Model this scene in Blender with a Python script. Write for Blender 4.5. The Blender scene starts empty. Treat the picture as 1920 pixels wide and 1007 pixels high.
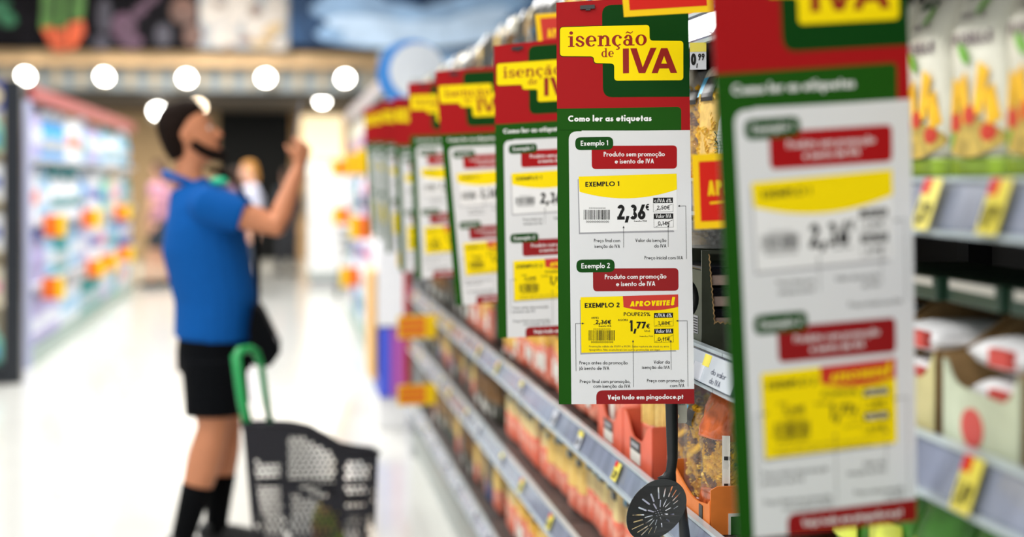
import bpy, bmesh, math, random
from mathutils import Vector, Matrix
from mathutils.noise import noise as pnoise
random.seed(7)
PI = math.pi
S = bpy.context.scene
COL = S.collection
F, U0, VH, CZ = 2700.0, 960.0, 337.0, 1.49
TH = math.atan(432 / F); CT, ST = math.cos(TH), math.sin(TH)

# ------------------------------------------------------------------ camera, world, light, exposure
cd = bpy.data.cameras.new('camera'); cam = bpy.data.objects.new('camera', cd); COL.objects.link(cam)
cd.sensor_width = 36; cd.lens = F / 1920 * 36; cd.clip_start = .05; cd.clip_end = 200
cd.shift_y = -(503.5 - VH) / 1920
cam.location = (0, 0, CZ); cam.rotation_euler = (PI / 2, 0, -TH)
cd.dof.use_dof = True; cd.dof.focus_distance = 2.36; cd.dof.aperture_fstop = 1.75; cd.dof.aperture_blades = 0
S.camera = cam
w = bpy.data.worlds.new('world'); S.world = w; w.use_nodes = True
w.node_tree.nodes['Background'].inputs[0].default_value = (.93, .97, 1, 1)
w.node_tree.nodes['Background'].inputs[1].default_value = .72
S.view_settings.view_transform = 'Standard'; S.view_settings.look = 'None'
S.view_settings.gamma = 1; S.view_settings.exposure = .27; S.view_settings.use_curve_mapping = False
S.cycles.use_denoising = True
S.cycles.max_bounces = 6; S.cycles.transparent_max_bounces = 12
S.cycles.sample_clamp_indirect = 4
def area(name, loc, sx, sy, power, rot=(0, 0, 0), color=(1, 1, 1)):
    l = bpy.data.lights.new(name, 'AREA'); l.shape = 'RECTANGLE'; l.size = sx; l.size_y = sy
    l.energy = power; l.color = color
    o = bpy.data.objects.new(name, l); o.location = loc; o.rotation_euler = rot; COL.objects.link(o)
    return o
CEIL = 4.6
for y, e in ((-2.5, 75), (2.5, 100), (7.5, 125), (12.5, 235), (17.5, 235)):
    area('aisle_light', (-1.05, y, 3.45 if y < 9 else 4.3), .5, 4.4, e, color=(1, .985, .96))
area('added_poster_fill', (-.9, 18.2, 4.45), 8, .4, 80, rot=(math.radians(62), 0, 0), color=(1, .95, .88))  # unseen fill, added to brighten the posters and oak beam
area('added_back_wall_fill', (-1.2, 24.8, 2.62), 7, 1.2, 200, color=(1, .93, .8))  # added fill below the lowered ceiling, lifts the dark back wall

# ------------------------------------------------------------------ helpers
def P(u, v, zc):
    """a point of the world seen at that pixel of the photograph, zc metres in front of the lens"""
    xc = (u - U0) / F * zc
    return Vector((xc * CT + zc * ST, -xc * ST + zc * CT, CZ - (v - VH) / F * zc))
def PY(u, v, Y):
    """the point where the line of sight through that pixel meets the plane Y metres down the aisle"""
    return P(u, v, Y / (CT - (u - U0) / F * ST))
def lin(c):
    return tuple(((x / 255) / 12.92 if x / 255 <= .04045 else ((x / 255 + .055) / 1.055) ** 2.4) for x in c)
MATS = {}
def mat(name, rgb, rough=.5, metal=0, spec=.5, trans=0, noise=0, nscale=20, alpha=1, emit=0, bump=0, coat=0, rgb2=None, lo=.4, hi=.6, stretch=None):
    if name in MATS: return MATS[name]
    m = bpy.data.materials.new(name); m.use_nodes = True; nt = m.node_tree; b = nt.nodes['Principled BSDF']
    c = lin(rgb) + (1,)
    b.inputs['Base Color'].default_value = c; b.inputs['Roughness'].default_value = rough
    b.inputs['Metallic'].default_value = metal; b.inputs['Specular IOR Level'].default_value = spec
    b.inputs['Transmission Weight'].default_value = trans; b.inputs['Alpha'].default_value = alpha
    b.inputs['Coat Weight'].default_value = coat
    if emit:
        b.inputs['Emission Color'].default_value = c; b.inputs['Emission Strength'].default_value = emit
    if noise or bump or rgb2:
        tc = nt.nodes.new('ShaderNodeTexCoord'); mp = nt.nodes.new('ShaderNodeMapping')
        if stretch: mp.inputs['Scale'].default_value = stretch
        n = nt.nodes.new('ShaderNodeTexNoise'); n.inputs['Scale'].default_value = nscale; n.inputs['Detail'].default_value = 3
        nt.links.new(tc.outputs['Object'], mp.inputs[0]); nt.links.new(mp.outputs[0], n.inputs['Vector'])
        if noise or rgb2:
            r = nt.nodes.new('ShaderNodeValToRGB')
            r.color_ramp.elements[0].position = lo; r.color_ramp.elements[1].position = hi
            if rgb2: c0, c1 = c, lin(rgb2) + (1,)
            else: c0 = tuple(x * (1 - noise) for x in c[:3]) + (1,); c1 = tuple(min(1, x * (1 + noise)) for x in c[:3]) + (1,)
            r.color_ramp.elements[0].color = c0; r.color_ramp.elements[1].color = c1
            nt.links.new(n.outputs['Fac'], r.inputs[0]); nt.links.new(r.outputs[0], b.inputs['Base Color'])
        if bump:
            bp = nt.nodes.new('ShaderNodeBump'); bp.inputs['Strength'].default_value = min(1, bump); bp.inputs['Distance'].default_value = .004
            nt.links.new(n.outputs['Fac'], bp.inputs['Height']); nt.links.new(bp.outputs[0], b.inputs['Normal'])
    MATS[name] = m
    return m
def film_mat(name, rgb, a=.25, rough=.12):
    """thin clear plastic film: mostly see-through, glossy highlights"""
    if name in MATS: return MATS[name]
    m = bpy.data.materials.new(name); m.use_nodes = True; nt = m.node_tree; nt.nodes.clear()
    o = nt.nodes.new('ShaderNodeOutputMaterial'); mx = nt.nodes.new('ShaderNodeMixShader')
    t = nt.nodes.new('ShaderNodeBsdfTransparent'); p = nt.nodes.new('ShaderNodeBsdfPrincipled')
    t.inputs[0].default_value = (.97, .97, .97, 1)
    p.inputs['Base Color'].default_value = lin(rgb) + (1,); p.inputs['Roughness'].default_value = rough
    tc = nt.nodes.new('ShaderNodeTexCoord'); n = nt.nodes.new('ShaderNodeTexNoise'); n.inputs['Scale'].default_value = 45; n.inputs['Detail'].default_value = 1
    n.inputs['Distortion'].default_value = 1.5
    bp = nt.nodes.new('ShaderNodeBump'); bp.inputs['Strength'].default_value = 1; bp.inputs['Distance'].default_value = .006
    nt.links.new(tc.outputs['Object'], n.inputs['Vector']); nt.links.new(n.outputs['Fac'], bp.inputs['Height']); nt.links.new(bp.outputs[0], p.inputs['Normal'])
    mx.inputs[0].default_value = a
    nt.links.new(t.outputs[0], mx.inputs[1]); nt.links.new(p.outputs[0], mx.inputs[2]); nt.links.new(mx.outputs[0], o.inputs[0])
    MATS[name] = m
    return m
def tag(o, label=None, cat=None, group=None, kind=None):
    if label: o['label'] = label
    if cat: o['category'] = cat
    if group: o['group'] = group
    if kind: o['kind'] = kind
    return o
def empty(name, loc=(0, 0, 0), rz=0, label=None, cat=None, group=None):
    o = bpy.data.objects.new(name, None); COL.objects.link(o); o.location = loc; o.rotation_euler = (0, 0, rz)
    o.empty_display_size = .02
    return tag(o, label, cat, group)
def link(name, me, parent=None, m=None, loc=None, rz=0):
    if m is not None:
        me.materials.clear(); me.materials.append(m)
    o = bpy.data.objects.new(name, me); COL.objects.link(o)
    if parent: o.parent = parent
    if loc is not None: o.location = loc
    if rz: o.rotation_euler = (0, 0, rz)
    return o
class MB:
    def __init__(s): s.v = []; s.f = []; s.mi = []; s.cur = 0; s.sm = []; s.smooth = False
    def add(s, vs, fs):
        n = len(s.v); s.v += [tuple(p) for p in vs]
        for f in fs: s.f.append([i + n for i in f]); s.mi.append(s.cur); s.sm.append(s.smooth)
    def box(s, a, b, M=None):
        (x0, y0, z0), (x1, y1, z1) = a, b
        vs = [Vector(p) for p in ((x0, y0, z0), (x1, y0, z0), (x1, y1, z0), (x0, y1, z0), (x0, y0, z1), (x1, y0, z1), (x1, y1, z1), (x0, y1, z1))]
        if M: vs = [M @ p for p in vs]
        s.add(vs, [(0, 3, 2, 1), (4, 5, 6, 7), (0, 1, 5, 4), (1, 2, 6, 5), (2, 3, 7, 6), (3, 0, 4, 7)])
    def bbox(s, a, b, r=.003):
        """box with chamfered edges"""
        bm = bmesh.new(); bmesh.ops.create_cube(bm, size=1)
        c = [(a[i] + b[i]) / 2 for i in range(3)]; d = [abs(b[i] - a[i]) for i in range(3)]
        for v in bm.verts: v.co = Vector([v.co[i] * d[i] + c[i] for i in range(3)])
        bmesh.ops.bevel(bm, geom=bm.edges[:], offset=min(r, min(d) * .45), segments=2, affect='EDGES', profile=.6)
        bm.verts.index_update(); s.add([v.co[:] for v in bm.verts], [[v.index for v in f.verts] for f in bm.faces]); bm.free()
    def rings(s, rs, caps=(True, True), closed=True):
        n = len(rs[0]); vs = [p for r in rs for p in r]; fs = []
        for i in range(len(rs) - 1):
            for j in range(n if closed else n - 1):
                k = (j + 1) % n
                fs.append((i * n + j, i * n + k, (i + 1) * n + k, (i + 1) * n + j))
        if caps[0]: fs.append(tuple(reversed(range(n))))
        if caps[1]: fs.append(tuple((len(rs) - 1) * n + j for j in range(n)))
        s.add(vs, fs)
    def tube(s, pts, r, n=10, caps=True, up=None, flat=1.0):
        pts = [Vector(p) for p in pts]; rs = r if isinstance(r, (list, tuple)) else [r] * len(pts); out = []
        prev = None
        for i, p in enumerate(pts):
            t = (pts[min(i + 1, len(pts) - 1)] - pts[max(i - 1, 0)]).normalized()
            if prev is None:
                a = Vector(up) if up else (Vector((0, 0, 1)) if abs(t.z) < .8 else Vector((1, 0, 0)))
                x = (a - t * a.dot(t)).normalized()
            else: x = (prev - t * prev.dot(t)).normalized()
            prev = x; y = t.cross(x)
            ri = rs[i]; ra, rb = ri if isinstance(ri, tuple) else (ri, ri * flat)
            out.append([p + x * (ra * math.cos(2 * PI * k / n)) + y * (rb * math.sin(2 * PI * k / n)) for k in range(n)])
        s.rings(out, (caps, caps))
    def lathe(s, prof, n=16, c=(0, 0)):
        s.rings([[(c[0] + r * math.cos(2 * PI * k / n), c[1] + r * math.sin(2 * PI * k / n), z) for k in range(n)] for r, z in prof])
    def ball(s, c, r, n=10, m=7):
        rx, ry, rz = r if isinstance(r, tuple) else (r, r, r)
        s.rings([[(c[0] + rx * math.sin(PI * i / m) * math.cos(2 * PI * k / n), c[1] + ry * math.sin(PI * i / m) * math.sin(2 * PI * k / n), c[2] - rz * math.cos(PI * i / m)) for k in range(n)] for i in range(1, m)])
    def mesh(s, name='mesh'):
        me = bpy.data.meshes.new(name); me.from_pydata(s.v, [], s.f)
        me.polygons.foreach_set('material_index', s.mi); me.polygons.foreach_set('use_smooth', s.sm); me.update()
        return me
    def obj(s, name, mats, parent=None, loc=None, rz=0):
        me = s.mesh(name)
        for m in (mats if isinstance(mats, (list, tuple)) else [mats]): me.materials.append(m)
        return link(name, me, parent, None, loc, rz)
def copy_tree(root, loc, rz=0, label=None, group=None, scale=None, kids=None):
    r = root.copy(); COL.objects.link(r); r.location = loc; r.rotation_euler = (0, 0, rz)
    if label: r['label'] = label
    if group: r['group'] = group
    if scale: r.scale = scale
    for ch in list(root.children):
        c = ch.copy(); COL.objects.link(c); c.parent = r
        for g in ch.children:
            d = g.copy(); COL.objects.link(d); d.parent = c
    return r
def evaluate(ob):
    dg = bpy.context.evaluated_depsgraph_get(); dg.update()
    me = bpy.data.meshes.new_from_object(ob.evaluated_get(dg)); return me
def cutout(outline, holes, thick, bevel=0):
    """flat plate in XY with holes, extruded along Z"""
    c = bpy.data.curves.new('plate', 'CURVE'); c.dimensions = '2D'; c.fill_mode = 'BOTH'; c.extrude = thick / 2; c.bevel_depth = bevel; c.bevel_resolution = 1
    for pts in [outline] + holes:
        s = c.splines.new('POLY'); s.points.add(len(pts) - 1)
        for p, q in zip(s.points, pts): p.co = (q[0], q[1], 0, 1)
        s.use_cyclic_u = True
    o = bpy.data.objects.new('plate', c); COL.objects.link(o)
    me = evaluate(o); bpy.data.objects.remove(o); bpy.data.curves.remove(c)
    me.materials.clear()
    return me
def remesh(mb, voxel, smooth=4, smoothit=True):
    o = mb.obj('tmp', [])
    r = o.modifiers.new('r', 'REMESH'); r.mode = 'VOXEL'; r.voxel_size = voxel
    if smooth:
        m = o.modifiers.new('s', 'SMOOTH'); m.factor = .5; m.iterations = smooth
    me = evaluate(o); old = o.data; bpy.data.objects.remove(o); bpy.data.meshes.remove(old)
    me.polygons.foreach_set('use_smooth', [True] * len(me.polygons)); me.materials.clear()
    return me
def roundpoly(pts, r, n=5):
    """polygon with rounded corners; r a number or one per vertex"""
    out = []; N = len(pts)
    for i in range(N):
        ri = r[i] if isinstance(r, (list, tuple)) else r
        p = Vector(pts[i]); a = Vector(pts[i - 1]) - p; b = Vector(pts[(i + 1) % N]) - p
        if ri <= 0: out.append(tuple(p)); continue
        ri = min(ri, a.length * .5, b.length * .5); a.normalize(); b.normalize()
        p0 = p + a * ri; p1 = p + b * ri
        for k in range(n + 1):
            t = k / n; out.append(tuple(p0 * (1 - t) ** 2 + p * 2 * t * (1 - t) + p1 * t * t))
    return out

# ------------------------------------------------------------------ a geometric stroke alphabet (cap height 1)
X, R = .64, .325
def glyph(ch, w):
    h = w / 2; o = []; P_ = lambda *p: o.append(('P', list(p))); Sx = lambda *a: o.append(('S',) + a)
    def arc(cx, cy, rx, ry, a0, a1, n=20):
        o.append(('P', [(cx + rx * math.cos(math.radians(a0 + (a1 - a0) * k / n)), cy + ry * math.sin(math.radians(a0 + (a1 - a0) * k / n))) for k in range(n + 1)]))
    def ring(cx, cy, rx, ry): arc(cx, cy, rx, ry, 0, 360, 26)
    def curve(pts):
        q = []; pts = [Vector(p) for p in pts]
        ext = [pts[0]] + pts + [pts[-1]]
        for i in range(1, len(ext) - 2):
            a, b, c, d = ext[i - 1:i + 3]
            for k in range(6):
                t = k / 6; q.append(.5 * ((2 * b) + (c - a) * t + (2 * a - 5 * b + 4 * c - d) * t * t + (3 * b - a - 3 * c + d) * t ** 3))
        q.append(pts[-1]); o.append(('P', [tuple(p) for p in q]))
    rx, ry = R - h, X / 2 - h; W = 2 * R
    base = {'ã': 'a', 'á': 'a', 'ç': 'c', 'õ': 'o'}.get(ch, ch); adv = W
    if base in 'adqgbp': ring(R, X / 2, rx, ry)
    if base == 'a': P_((W - h, 0), (W - h, X))
    elif base == 'd': P_((W - h, 0), (W - h, 1.06))
    elif base == 'q': P_((W - h, -.34), (W - h, X))
    elif base == 'b': P_((h, 0), (h, 1.06))
    elif base == 'p': P_((h, -.34), (h, X))
    elif base == 'g':
        P_((W - h, X), (W - h, -.08)); arc(W / 2 + .03, -.08, W / 2 - .03 - h, .26 - h, 0, -150, 12)
    elif base == 'o': ring(R, X / 2, rx, ry)
    elif base == 'c': arc(R, X / 2, rx, ry, 48, 312); adv = W * .86
    elif base == 'e': arc(R, X / 2, rx, ry, 0, 318); P_((h * 1.2, X / 2), (W - h * .4, X / 2))
    elif base in 'ij':
        P_((h, 0 if base == 'i' else -.3), (h, X)); o.append(('D', h, X + .06 + w * .9, max(h * 1.25, .07))); adv = w
    elif base == 'l': P_((h, 0), (h, 1.06)); adv = w
    elif base == 'k': P_((h, 0), (h, 1.06)); Sx(h, .25, .45, X); Sx(.15, .3, .5, 0); adv = .55
    elif base in 'nhr':
        P_((h, 0), (h, 1.06 if base == 'h' else X)); ww = .56 + w * .2
        if base == 'r': arc(.3, X - .26, .3 - h, .26 - h, 165, 55, 8); adv = .42
        else: arc(ww / 2, X - .26, ww / 2 - h, .26 - h, 180, 0, 12); P_((ww - h, 0), (ww - h, X - .25)); adv = ww
    elif base == 'm':
        ww = .5 + w * .1; P_((h, 0), (h, X))
        for k in (0, 1):
            x0 = k * (ww - w); arc(x0 + ww / 2, X - .24, ww / 2 - h, .24 - h, 180, 0, 12); P_((x0 + ww - h, 0), (x0 + ww - h, X - .23))
        adv = 2 * ww - w
    elif base == 'u':
        ww = .56 + w * .2; P_((h, X), (h, .26)); arc(ww / 2, .26, ww / 2 - h, .26 - h, 180, 360, 12); P_((ww - h, .25), (ww - h, X)); adv = ww
    elif base == 's':
        curve([(.36, X - h - .06), (.24, X - h), (.13 + h * .3, X - h - .06), (.16, X * .58), (.27, X * .44), (.36 - h * .2, h + .13), (.26, h), (.12, h + .02), (h * .6, h + .1)]); adv = .43
    elif base == 't': P_((.17, 0), (.17, .9)); P_((0, X - h), (.36, X - h)); adv = .36
    elif base == 'f':
        P_((.14, 0), (.14, .85)); arc(.14 + .17 - h * .4, .85, .17 - h * .4, .2 - h, 180, 70, 8); P_((0, X - h), (.34, X - h)); adv = .34
    elif base == 'v': Sx(.27, 0, h * 1.1, X); Sx(.27, 0, .54 - h * 1.1, X); adv = .54
    elif base == 'x': Sx(h * 1.1, 0, .5 - h * 1.1, X); Sx(h * 1.1, X, .5 - h * 1.1, 0); adv = .5
    elif base == 'y': Sx(.12, -.34, .5 - h, X); Sx(h, X, .27, .02); adv = .5
    elif base == 'z': P_((0, X - h), (.45, X - h)); P_((0, h), (.45, h)); Sx(h, w, .45 - h, X - w); adv = .45
    elif ch == 'A': Sx(h * 1.15, 0, .36, 1); Sx(.72 - h * 1.15, 0, .36, 1); P_((.17, .3), (.55, .3)); adv = .72
    elif ch == 'V': Sx(h * 1.15, 1, .34, 0); Sx(.68 - h * 1.15, 1, .34, 0); adv = .68
    elif ch == 'C': arc(.48, .5, .48 - h, .5 - h, 50, 310); adv = .8
    elif ch in 'GQO':
        if ch == 'G': arc(.48, .5, .48 - h, .5 - h, 50, 360); P_((.5, .5 - h * .2), (.96 - h, .5 - h * .2)); adv = .95
        else: ring(.48, .5, .48 - h, .5 - h); adv = .96
    elif ch == 'D': P_((h, 0), (h, 1)); arc(.25, .5, .5 - h, .5 - h, -90, 90); P_((h, h), (.26, h)); P_((h, 1 - h), (.26, 1 - h)); adv = .76
    elif ch == 'E': P_((h, 0), (h, 1)); [P_((h, y), (.48, y)) for y in (h, .5, 1 - h)]; adv = .5
    elif ch == 'F': P_((h, 0), (h, 1)); [P_((h, y), (.46, y)) for y in (.5, 1 - h)]; adv = .48
    elif ch == 'I': P_((h, 0), (h, 1)); adv = w
    elif ch == 'L': P_((h, 0), (h, 1)); P_((h, h), (.44, h)); adv = .45
    elif ch == 'M': P_((h, 0), (h, 1)); P_((.84 - h, 0), (.84 - h, 1)); Sx(h, 1, .42, .1); Sx(.84 - h, 1, .42, .1); adv = .84
    elif ch == 'N': P_((h, 0), (h, 1)); P_((.7 - h, 0), (.7 - h, 1)); Sx(h, 1, .7 - h, 0); adv = .7
    elif ch in 'PRB':
        P_((h, 0), (h, 1)); arc(.24, .73, .27 - h, .27 - h, -90, 90, 12); P_((h, 1 - h), (.25, 1 - h)); P_((h, .46 + h), (.25, .46 + h)); adv = .52
        if ch == 'R': Sx(.24, .46, .5 - h * .6, 0); adv = .56
        if ch == 'B': arc(.26, .26, .28 - h, .26 - h, -90, 90, 12); P_((h, h), (.27, h)); adv = .55
    elif ch == 'S':
        curve([(.46, .84), (.3, 1 - h), (.13 + h * .3, .84), (.13 + h * .3, .68), (.28, .53), (.46 - h * .3, .38), (.46 - h * .3, .18), (.28, h), (.06, .17)]); adv = .54
    elif ch == 'T': P_((.26, 0), (.26, 1)); P_((0, 1 - h), (.52, 1 - h)); adv = .52
    elif ch == 'U': P_((h, 1), (h, .32)); arc(.32, .32, .32 - h, .32 - h, 180, 360, 12); P_((.64 - h, .31), (.64 - h, 1)); adv = .64
    elif ch == 'X': Sx(h * 1.1, 0, .6 - h * 1.1, 1); Sx(h * 1.1, 1, .6 - h * 1.1, 0); adv = .6
    elif ch == '0': ring(.29, .5, .29 - h, .5 - h); adv = .58
    elif ch == '1': P_((.22, 0), (.22, 1)); Sx(h, .78, .22, 1); adv = .22 + h + .06
    elif ch == '2': arc(.27, .72, .26 - h, .28 - h, 170, -35, 14); Sx(h * 1.25, w * .5, .5 - h * 1.05, .62 + h * .2); P_((0, h), (.54, h)); adv = .54
    elif ch == '3': arc(.25, .74, .24 - h, .26 - h, 150, -90, 12); arc(.25, .27, .27 - h, .27 - h, 90, -150, 12); adv = .52
    elif ch == '4': P_((.4, 0), (.4, 1)); P_((0, .22 + h), (.54, .22 + h)); Sx(h, .25, .4, 1); adv = .54
    elif ch == '5': P_((.14, 1 - h), (.48, 1 - h)); P_((.14, 1 - h), (.12, .55)); arc(.24, .31, .28 - h, .31 - h, 115, -140, 12); adv = .52
    elif ch == '6': ring(.28, .3, .28 - h, .3 - h); Sx(h * 1.02, .26, .42, 1); adv = .56
    elif ch == '7': P_((0, 1 - h), (.52, 1 - h)); Sx(.14, 0, .52 - h, 1 - h); adv = .52
    elif ch == '8': ring(.26, .75, .24 - h, .25 - h); ring(.27, .27, .27 - h, .27 - h); adv = .54
    elif ch == '9': ring(.28, .7, .28 - h, .3 - h); Sx(.16, 0, .56 - h * 1.02, .74); adv = .56
    elif ch == '€': arc(.42, .5, .36 - h, .5 - h, 55, 305); P_((0, .6), (.52, .6)); P_((0, .42), (.5, .42)); adv = .68
    elif ch == '%': ring(.17, .78, .17 - h * .8, .22 - h * .8); ring(.65, .22, .17 - h * .8, .22 - h * .8); Sx(.2, 0, .62, 1); adv = .82
    elif ch == '/': Sx(h, -.1, .42, 1.08); adv = .46
    elif ch == '.': o.append(('D', h * 1.1, h * 1.1, h * 1.1)); adv = w * 1.1
    elif ch == ',': Sx(h * .6, -.2, h * 1.7, w * 1.1); adv = w * 1.3
    elif ch == '!': P_((h * 1.2, .34), (h * 1.6, 1.2)); o.append(('D', h * 1.2, h * 1.2, h * 1.3)); adv = w * 1.3
    elif ch == '-': P_((0, .35), (.3, .35)); adv = .3
    elif ch == ' ': adv = .24
    cx = R if base in 'ao' else R * .95
    if ch in 'ãõ': curve([(cx - .2, X + .17), (cx - .1, X + .25), (cx + .02, X + .19), (cx + .12, X + .16), (cx + .22, X + .25)])
    if ch == 'á': Sx(cx - .02, X + .12, cx + .14, X + .34)
    if ch == 'ç': P_((R, 0), (R + .02, -.1), (R + .06, -.2), (R - .1, -.26))
    return adv, o
def strip(pts, w):
    """stroke a polyline: left and right rails with mitred joints"""
    h = w / 2; n = len(pts); L = []; Rr = []
    clos = n > 3 and (Vector(pts[0]) - Vector(pts[-1])).length < 1e-6
    for i in range(n):
        p = Vector(pts[i])
        a = (p - Vector(pts[i - 1])) if i > 0 else ((p - Vector(pts[-2])) if clos else None)
        b = (Vector(pts[i + 1]) - p) if i < n - 1 else ((Vector(pts[1]) - p) if clos else None)
        if a is None: a = b
        if b is None: b = a
        a = a.normalized(); b = b.normalized(); na = Vector((-a.y, a.x)); nb = Vector((-b.y, b.x)); m = na + nb
        if m.length < 1e-6: m = na
        m.normalize(); k = h / max(.45, m.dot(na))
        L.append(p + m * k); Rr.append(p - m * k)
    return L, Rr
def glyph_polys(ch, w):
    adv, st = glyph(ch, w); out = []
    for s in st:
        if s[0] == 'P':
            L, Rr = strip(s[1], w)
            out.append(('strip', L, Rr))
        elif s[0] == 'S':
            _, x0, y0, x1, y1 = s; d = math.hypot(x1 - x0, y1 - y0); hw = min(w / 2 * d / max(abs(y1 - y0), .05), w * 1.1)
            out.append(('strip', [Vector((x0 - hw, y0)), Vector((x1 - hw, y1))], [Vector((x0 + hw, y0)), Vector((x1 + hw, y1))]))
        elif s[0] == 'D':
            _, x, y, r = s; out.append(('poly', [Vector((x + r * math.cos(2 * PI * k / 14), y + r * math.sin(2 * PI * k / 14))) for k in range(14)]))
    return adv, out
class Art:
    """flat print laid out in one plane; to_mesh maps (x, y, layer) into space"""
    def __init__(s): s.polys = []
    def poly(s, pts, layer=1): s.polys.append(('n', [tuple(p) for p in pts], layer))
    def quad(s, pts, layer): s.polys.append(('q', [tuple(p) for p in pts], layer))
    def text(s, t, x0, x1, y0, cap, weight=.15, y1=None, layer=4, sp=None, slope=0):
        if y1 is None: y1 = y0
        sp = (.075 if weight > .14 else .09) if sp is None else sp; pen = 0; items = []
        for ch in t:
            adv, g = glyph_polys(ch, weight); items.append((pen, g)); pen += adv + sp
        total = pen - sp; kx = (x1 - x0) / total; dy = (y1 - y0) / total; n = 0
        for pen, g in items:
            for q in g:
                n += 1; lay = layer + (n % 9) * .06
                f = lambda v: (x0 + (pen + v[0]) * kx + slope * v[1] * abs(cap), y0 + (pen + v[0]) * dy - v[1] * cap)
                if q[0] == 'strip':
                    L = [f(v) for v in q[1]]; Rr = [f(v) for v in q[2]]
                    for i in range(len(L) - 1): s.quad([L[i], L[i + 1], Rr[i + 1], Rr[i]], lay)
                else: s.quad([f(v) for v in q[1]], lay)
    def line(s, pts, w, layer=4):
        L, Rr = strip(pts, w)
        for i in range(len(L) - 1): s.quad([tuple(L[i]), tuple(L[i + 1]), tuple(Rr[i + 1]), tuple(Rr[i])], layer)
    def build(s, fn, cuts=()):
        vs, fs = [], []
        bm = bmesh.new()
        for kind, pts, lay in s.polys:
            if kind == 'q' or not cuts:
                b = len(vs); vs += [fn(p[0], p[1], lay) for p in pts]; fs.append(list(range(b, b + len(pts))))
            else:
                bm.clear(); bv = [bm.verts.new((p[0], p[1], 0)) for p in pts]
                try: bm.faces.new(bv)
                except ValueError: continue
                for ax, c in cuts:
                    co = Vector((c, 0, 0)) if ax == 0 else Vector((0, c, 0)); no = Vector((1, 0, 0)) if ax == 0 else Vector((0, 1, 0))
                    bmesh.ops.bisect_plane(bm, geom=bm.verts[:] + bm.edges[:] + bm.faces[:], plane_co=co, plane_no=no)
                bmesh.ops.triangulate(bm, faces=bm.faces[:], ngon_method='EAR_CLIP')
                bm.verts.index_update(); b = len(vs); vs += [fn(v.co.x, v.co.y, lay) for v in bm.verts]
                fs += [[b + v.index for v in f.verts] for f in bm.faces]
        bm.free()
        me = bpy.data.meshes.new('print'); me.from_pydata(vs, [], fs); me.update()
        return me

# ------------------------------------------------------------------ materials of the prints
M_paper = mat('sign_paper', (226, 227, 229), .5, spec=.25); M_white = mat('print_white', (240, 240, 240), .42)
M_red = mat('print_red', (166, 12, 18), .5, spec=.15); M_dred = mat('print_burgundy', (146, 10, 16), .45, spec=.25)
M_brown = mat('print_title_red', (146, 20, 12), .45, spec=.25)
M_green = mat('print_green', (28, 82, 14), .5, spec=.08); M_dgreen = mat('print_dark_green', (8, 62, 14), .5, spec=.08); M_pill = mat('print_pill_green', (24, 74, 22), .5, spec=.08)
M_yel = mat('print_yellow', (255, 226, 0), .5, spec=.12); M_black = mat('print_black', (16, 16, 16), .5, spec=.2); M_gray = mat('print_grey', (50, 50, 52), .5, spec=.2)
M_lgray = mat('print_light_grey', (160, 160, 165), .5); M_flag = mat('flag_red', (216, 26, 6), .42, spec=.25); M_fyel = mat('flag_yellow', (255, 208, 0), .42, spec=.25)
M_orange = mat('flag_orange', (238, 110, 10), .4); M_blackpl = mat('black_plastic', (20, 21, 22), .35)
M_prom = mat('print_bright_red', (205, 35, 15), .4); M_smalltext = mat('print_small_text', (120, 104, 10), .5)

# ------------------------------------------------------------------ the sign's artwork
from math import floor
def solve8(A, b):
    n = 8; M_ = [A[i][:] + [b[i]] for i in range(n)]
    for i in range(n):
        p = max(range(i, n), key=lambda r: abs(M_[r][i])); M_[i], M_[p] = M_[p], M_[i]
        for r in range(n):
            if r != i:
                k = M_[r][i] / M_[i][i]
                for c in range(i, n + 1): M_[r][c] -= k * M_[i][c]
    return [M_[i][n] / M_[i][i] for i in range(n)]
def homography(src, dst):
    A = []; b = []
    for (x, y), (u, v) in zip(src, dst):
        A.append([x, y, 1, 0, 0, 0, -u * x, -u * y]); b.append(u)
        A.append([0, 0, 0, x, y, 1, -v * x, -v * y]); b.append(v)
    return solve8(A, b) + [1]
MAINQ = [(1043, 5), (1290, -10), (1302, 757), (1048, 758)]          # TL TR BR BL of the artwork's own layout
H0 = homography(MAINQ, [(0, 0), (1, 0), (1, 1), (0, 1)])
def st(x, y):
    w_ = H0[6] * x + H0[7] * y + 1
    return (H0[0] * x + H0[1] * y + H0[2]) / w_, (H0[3] * x + H0[4] * y + H0[5]) / w_

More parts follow.
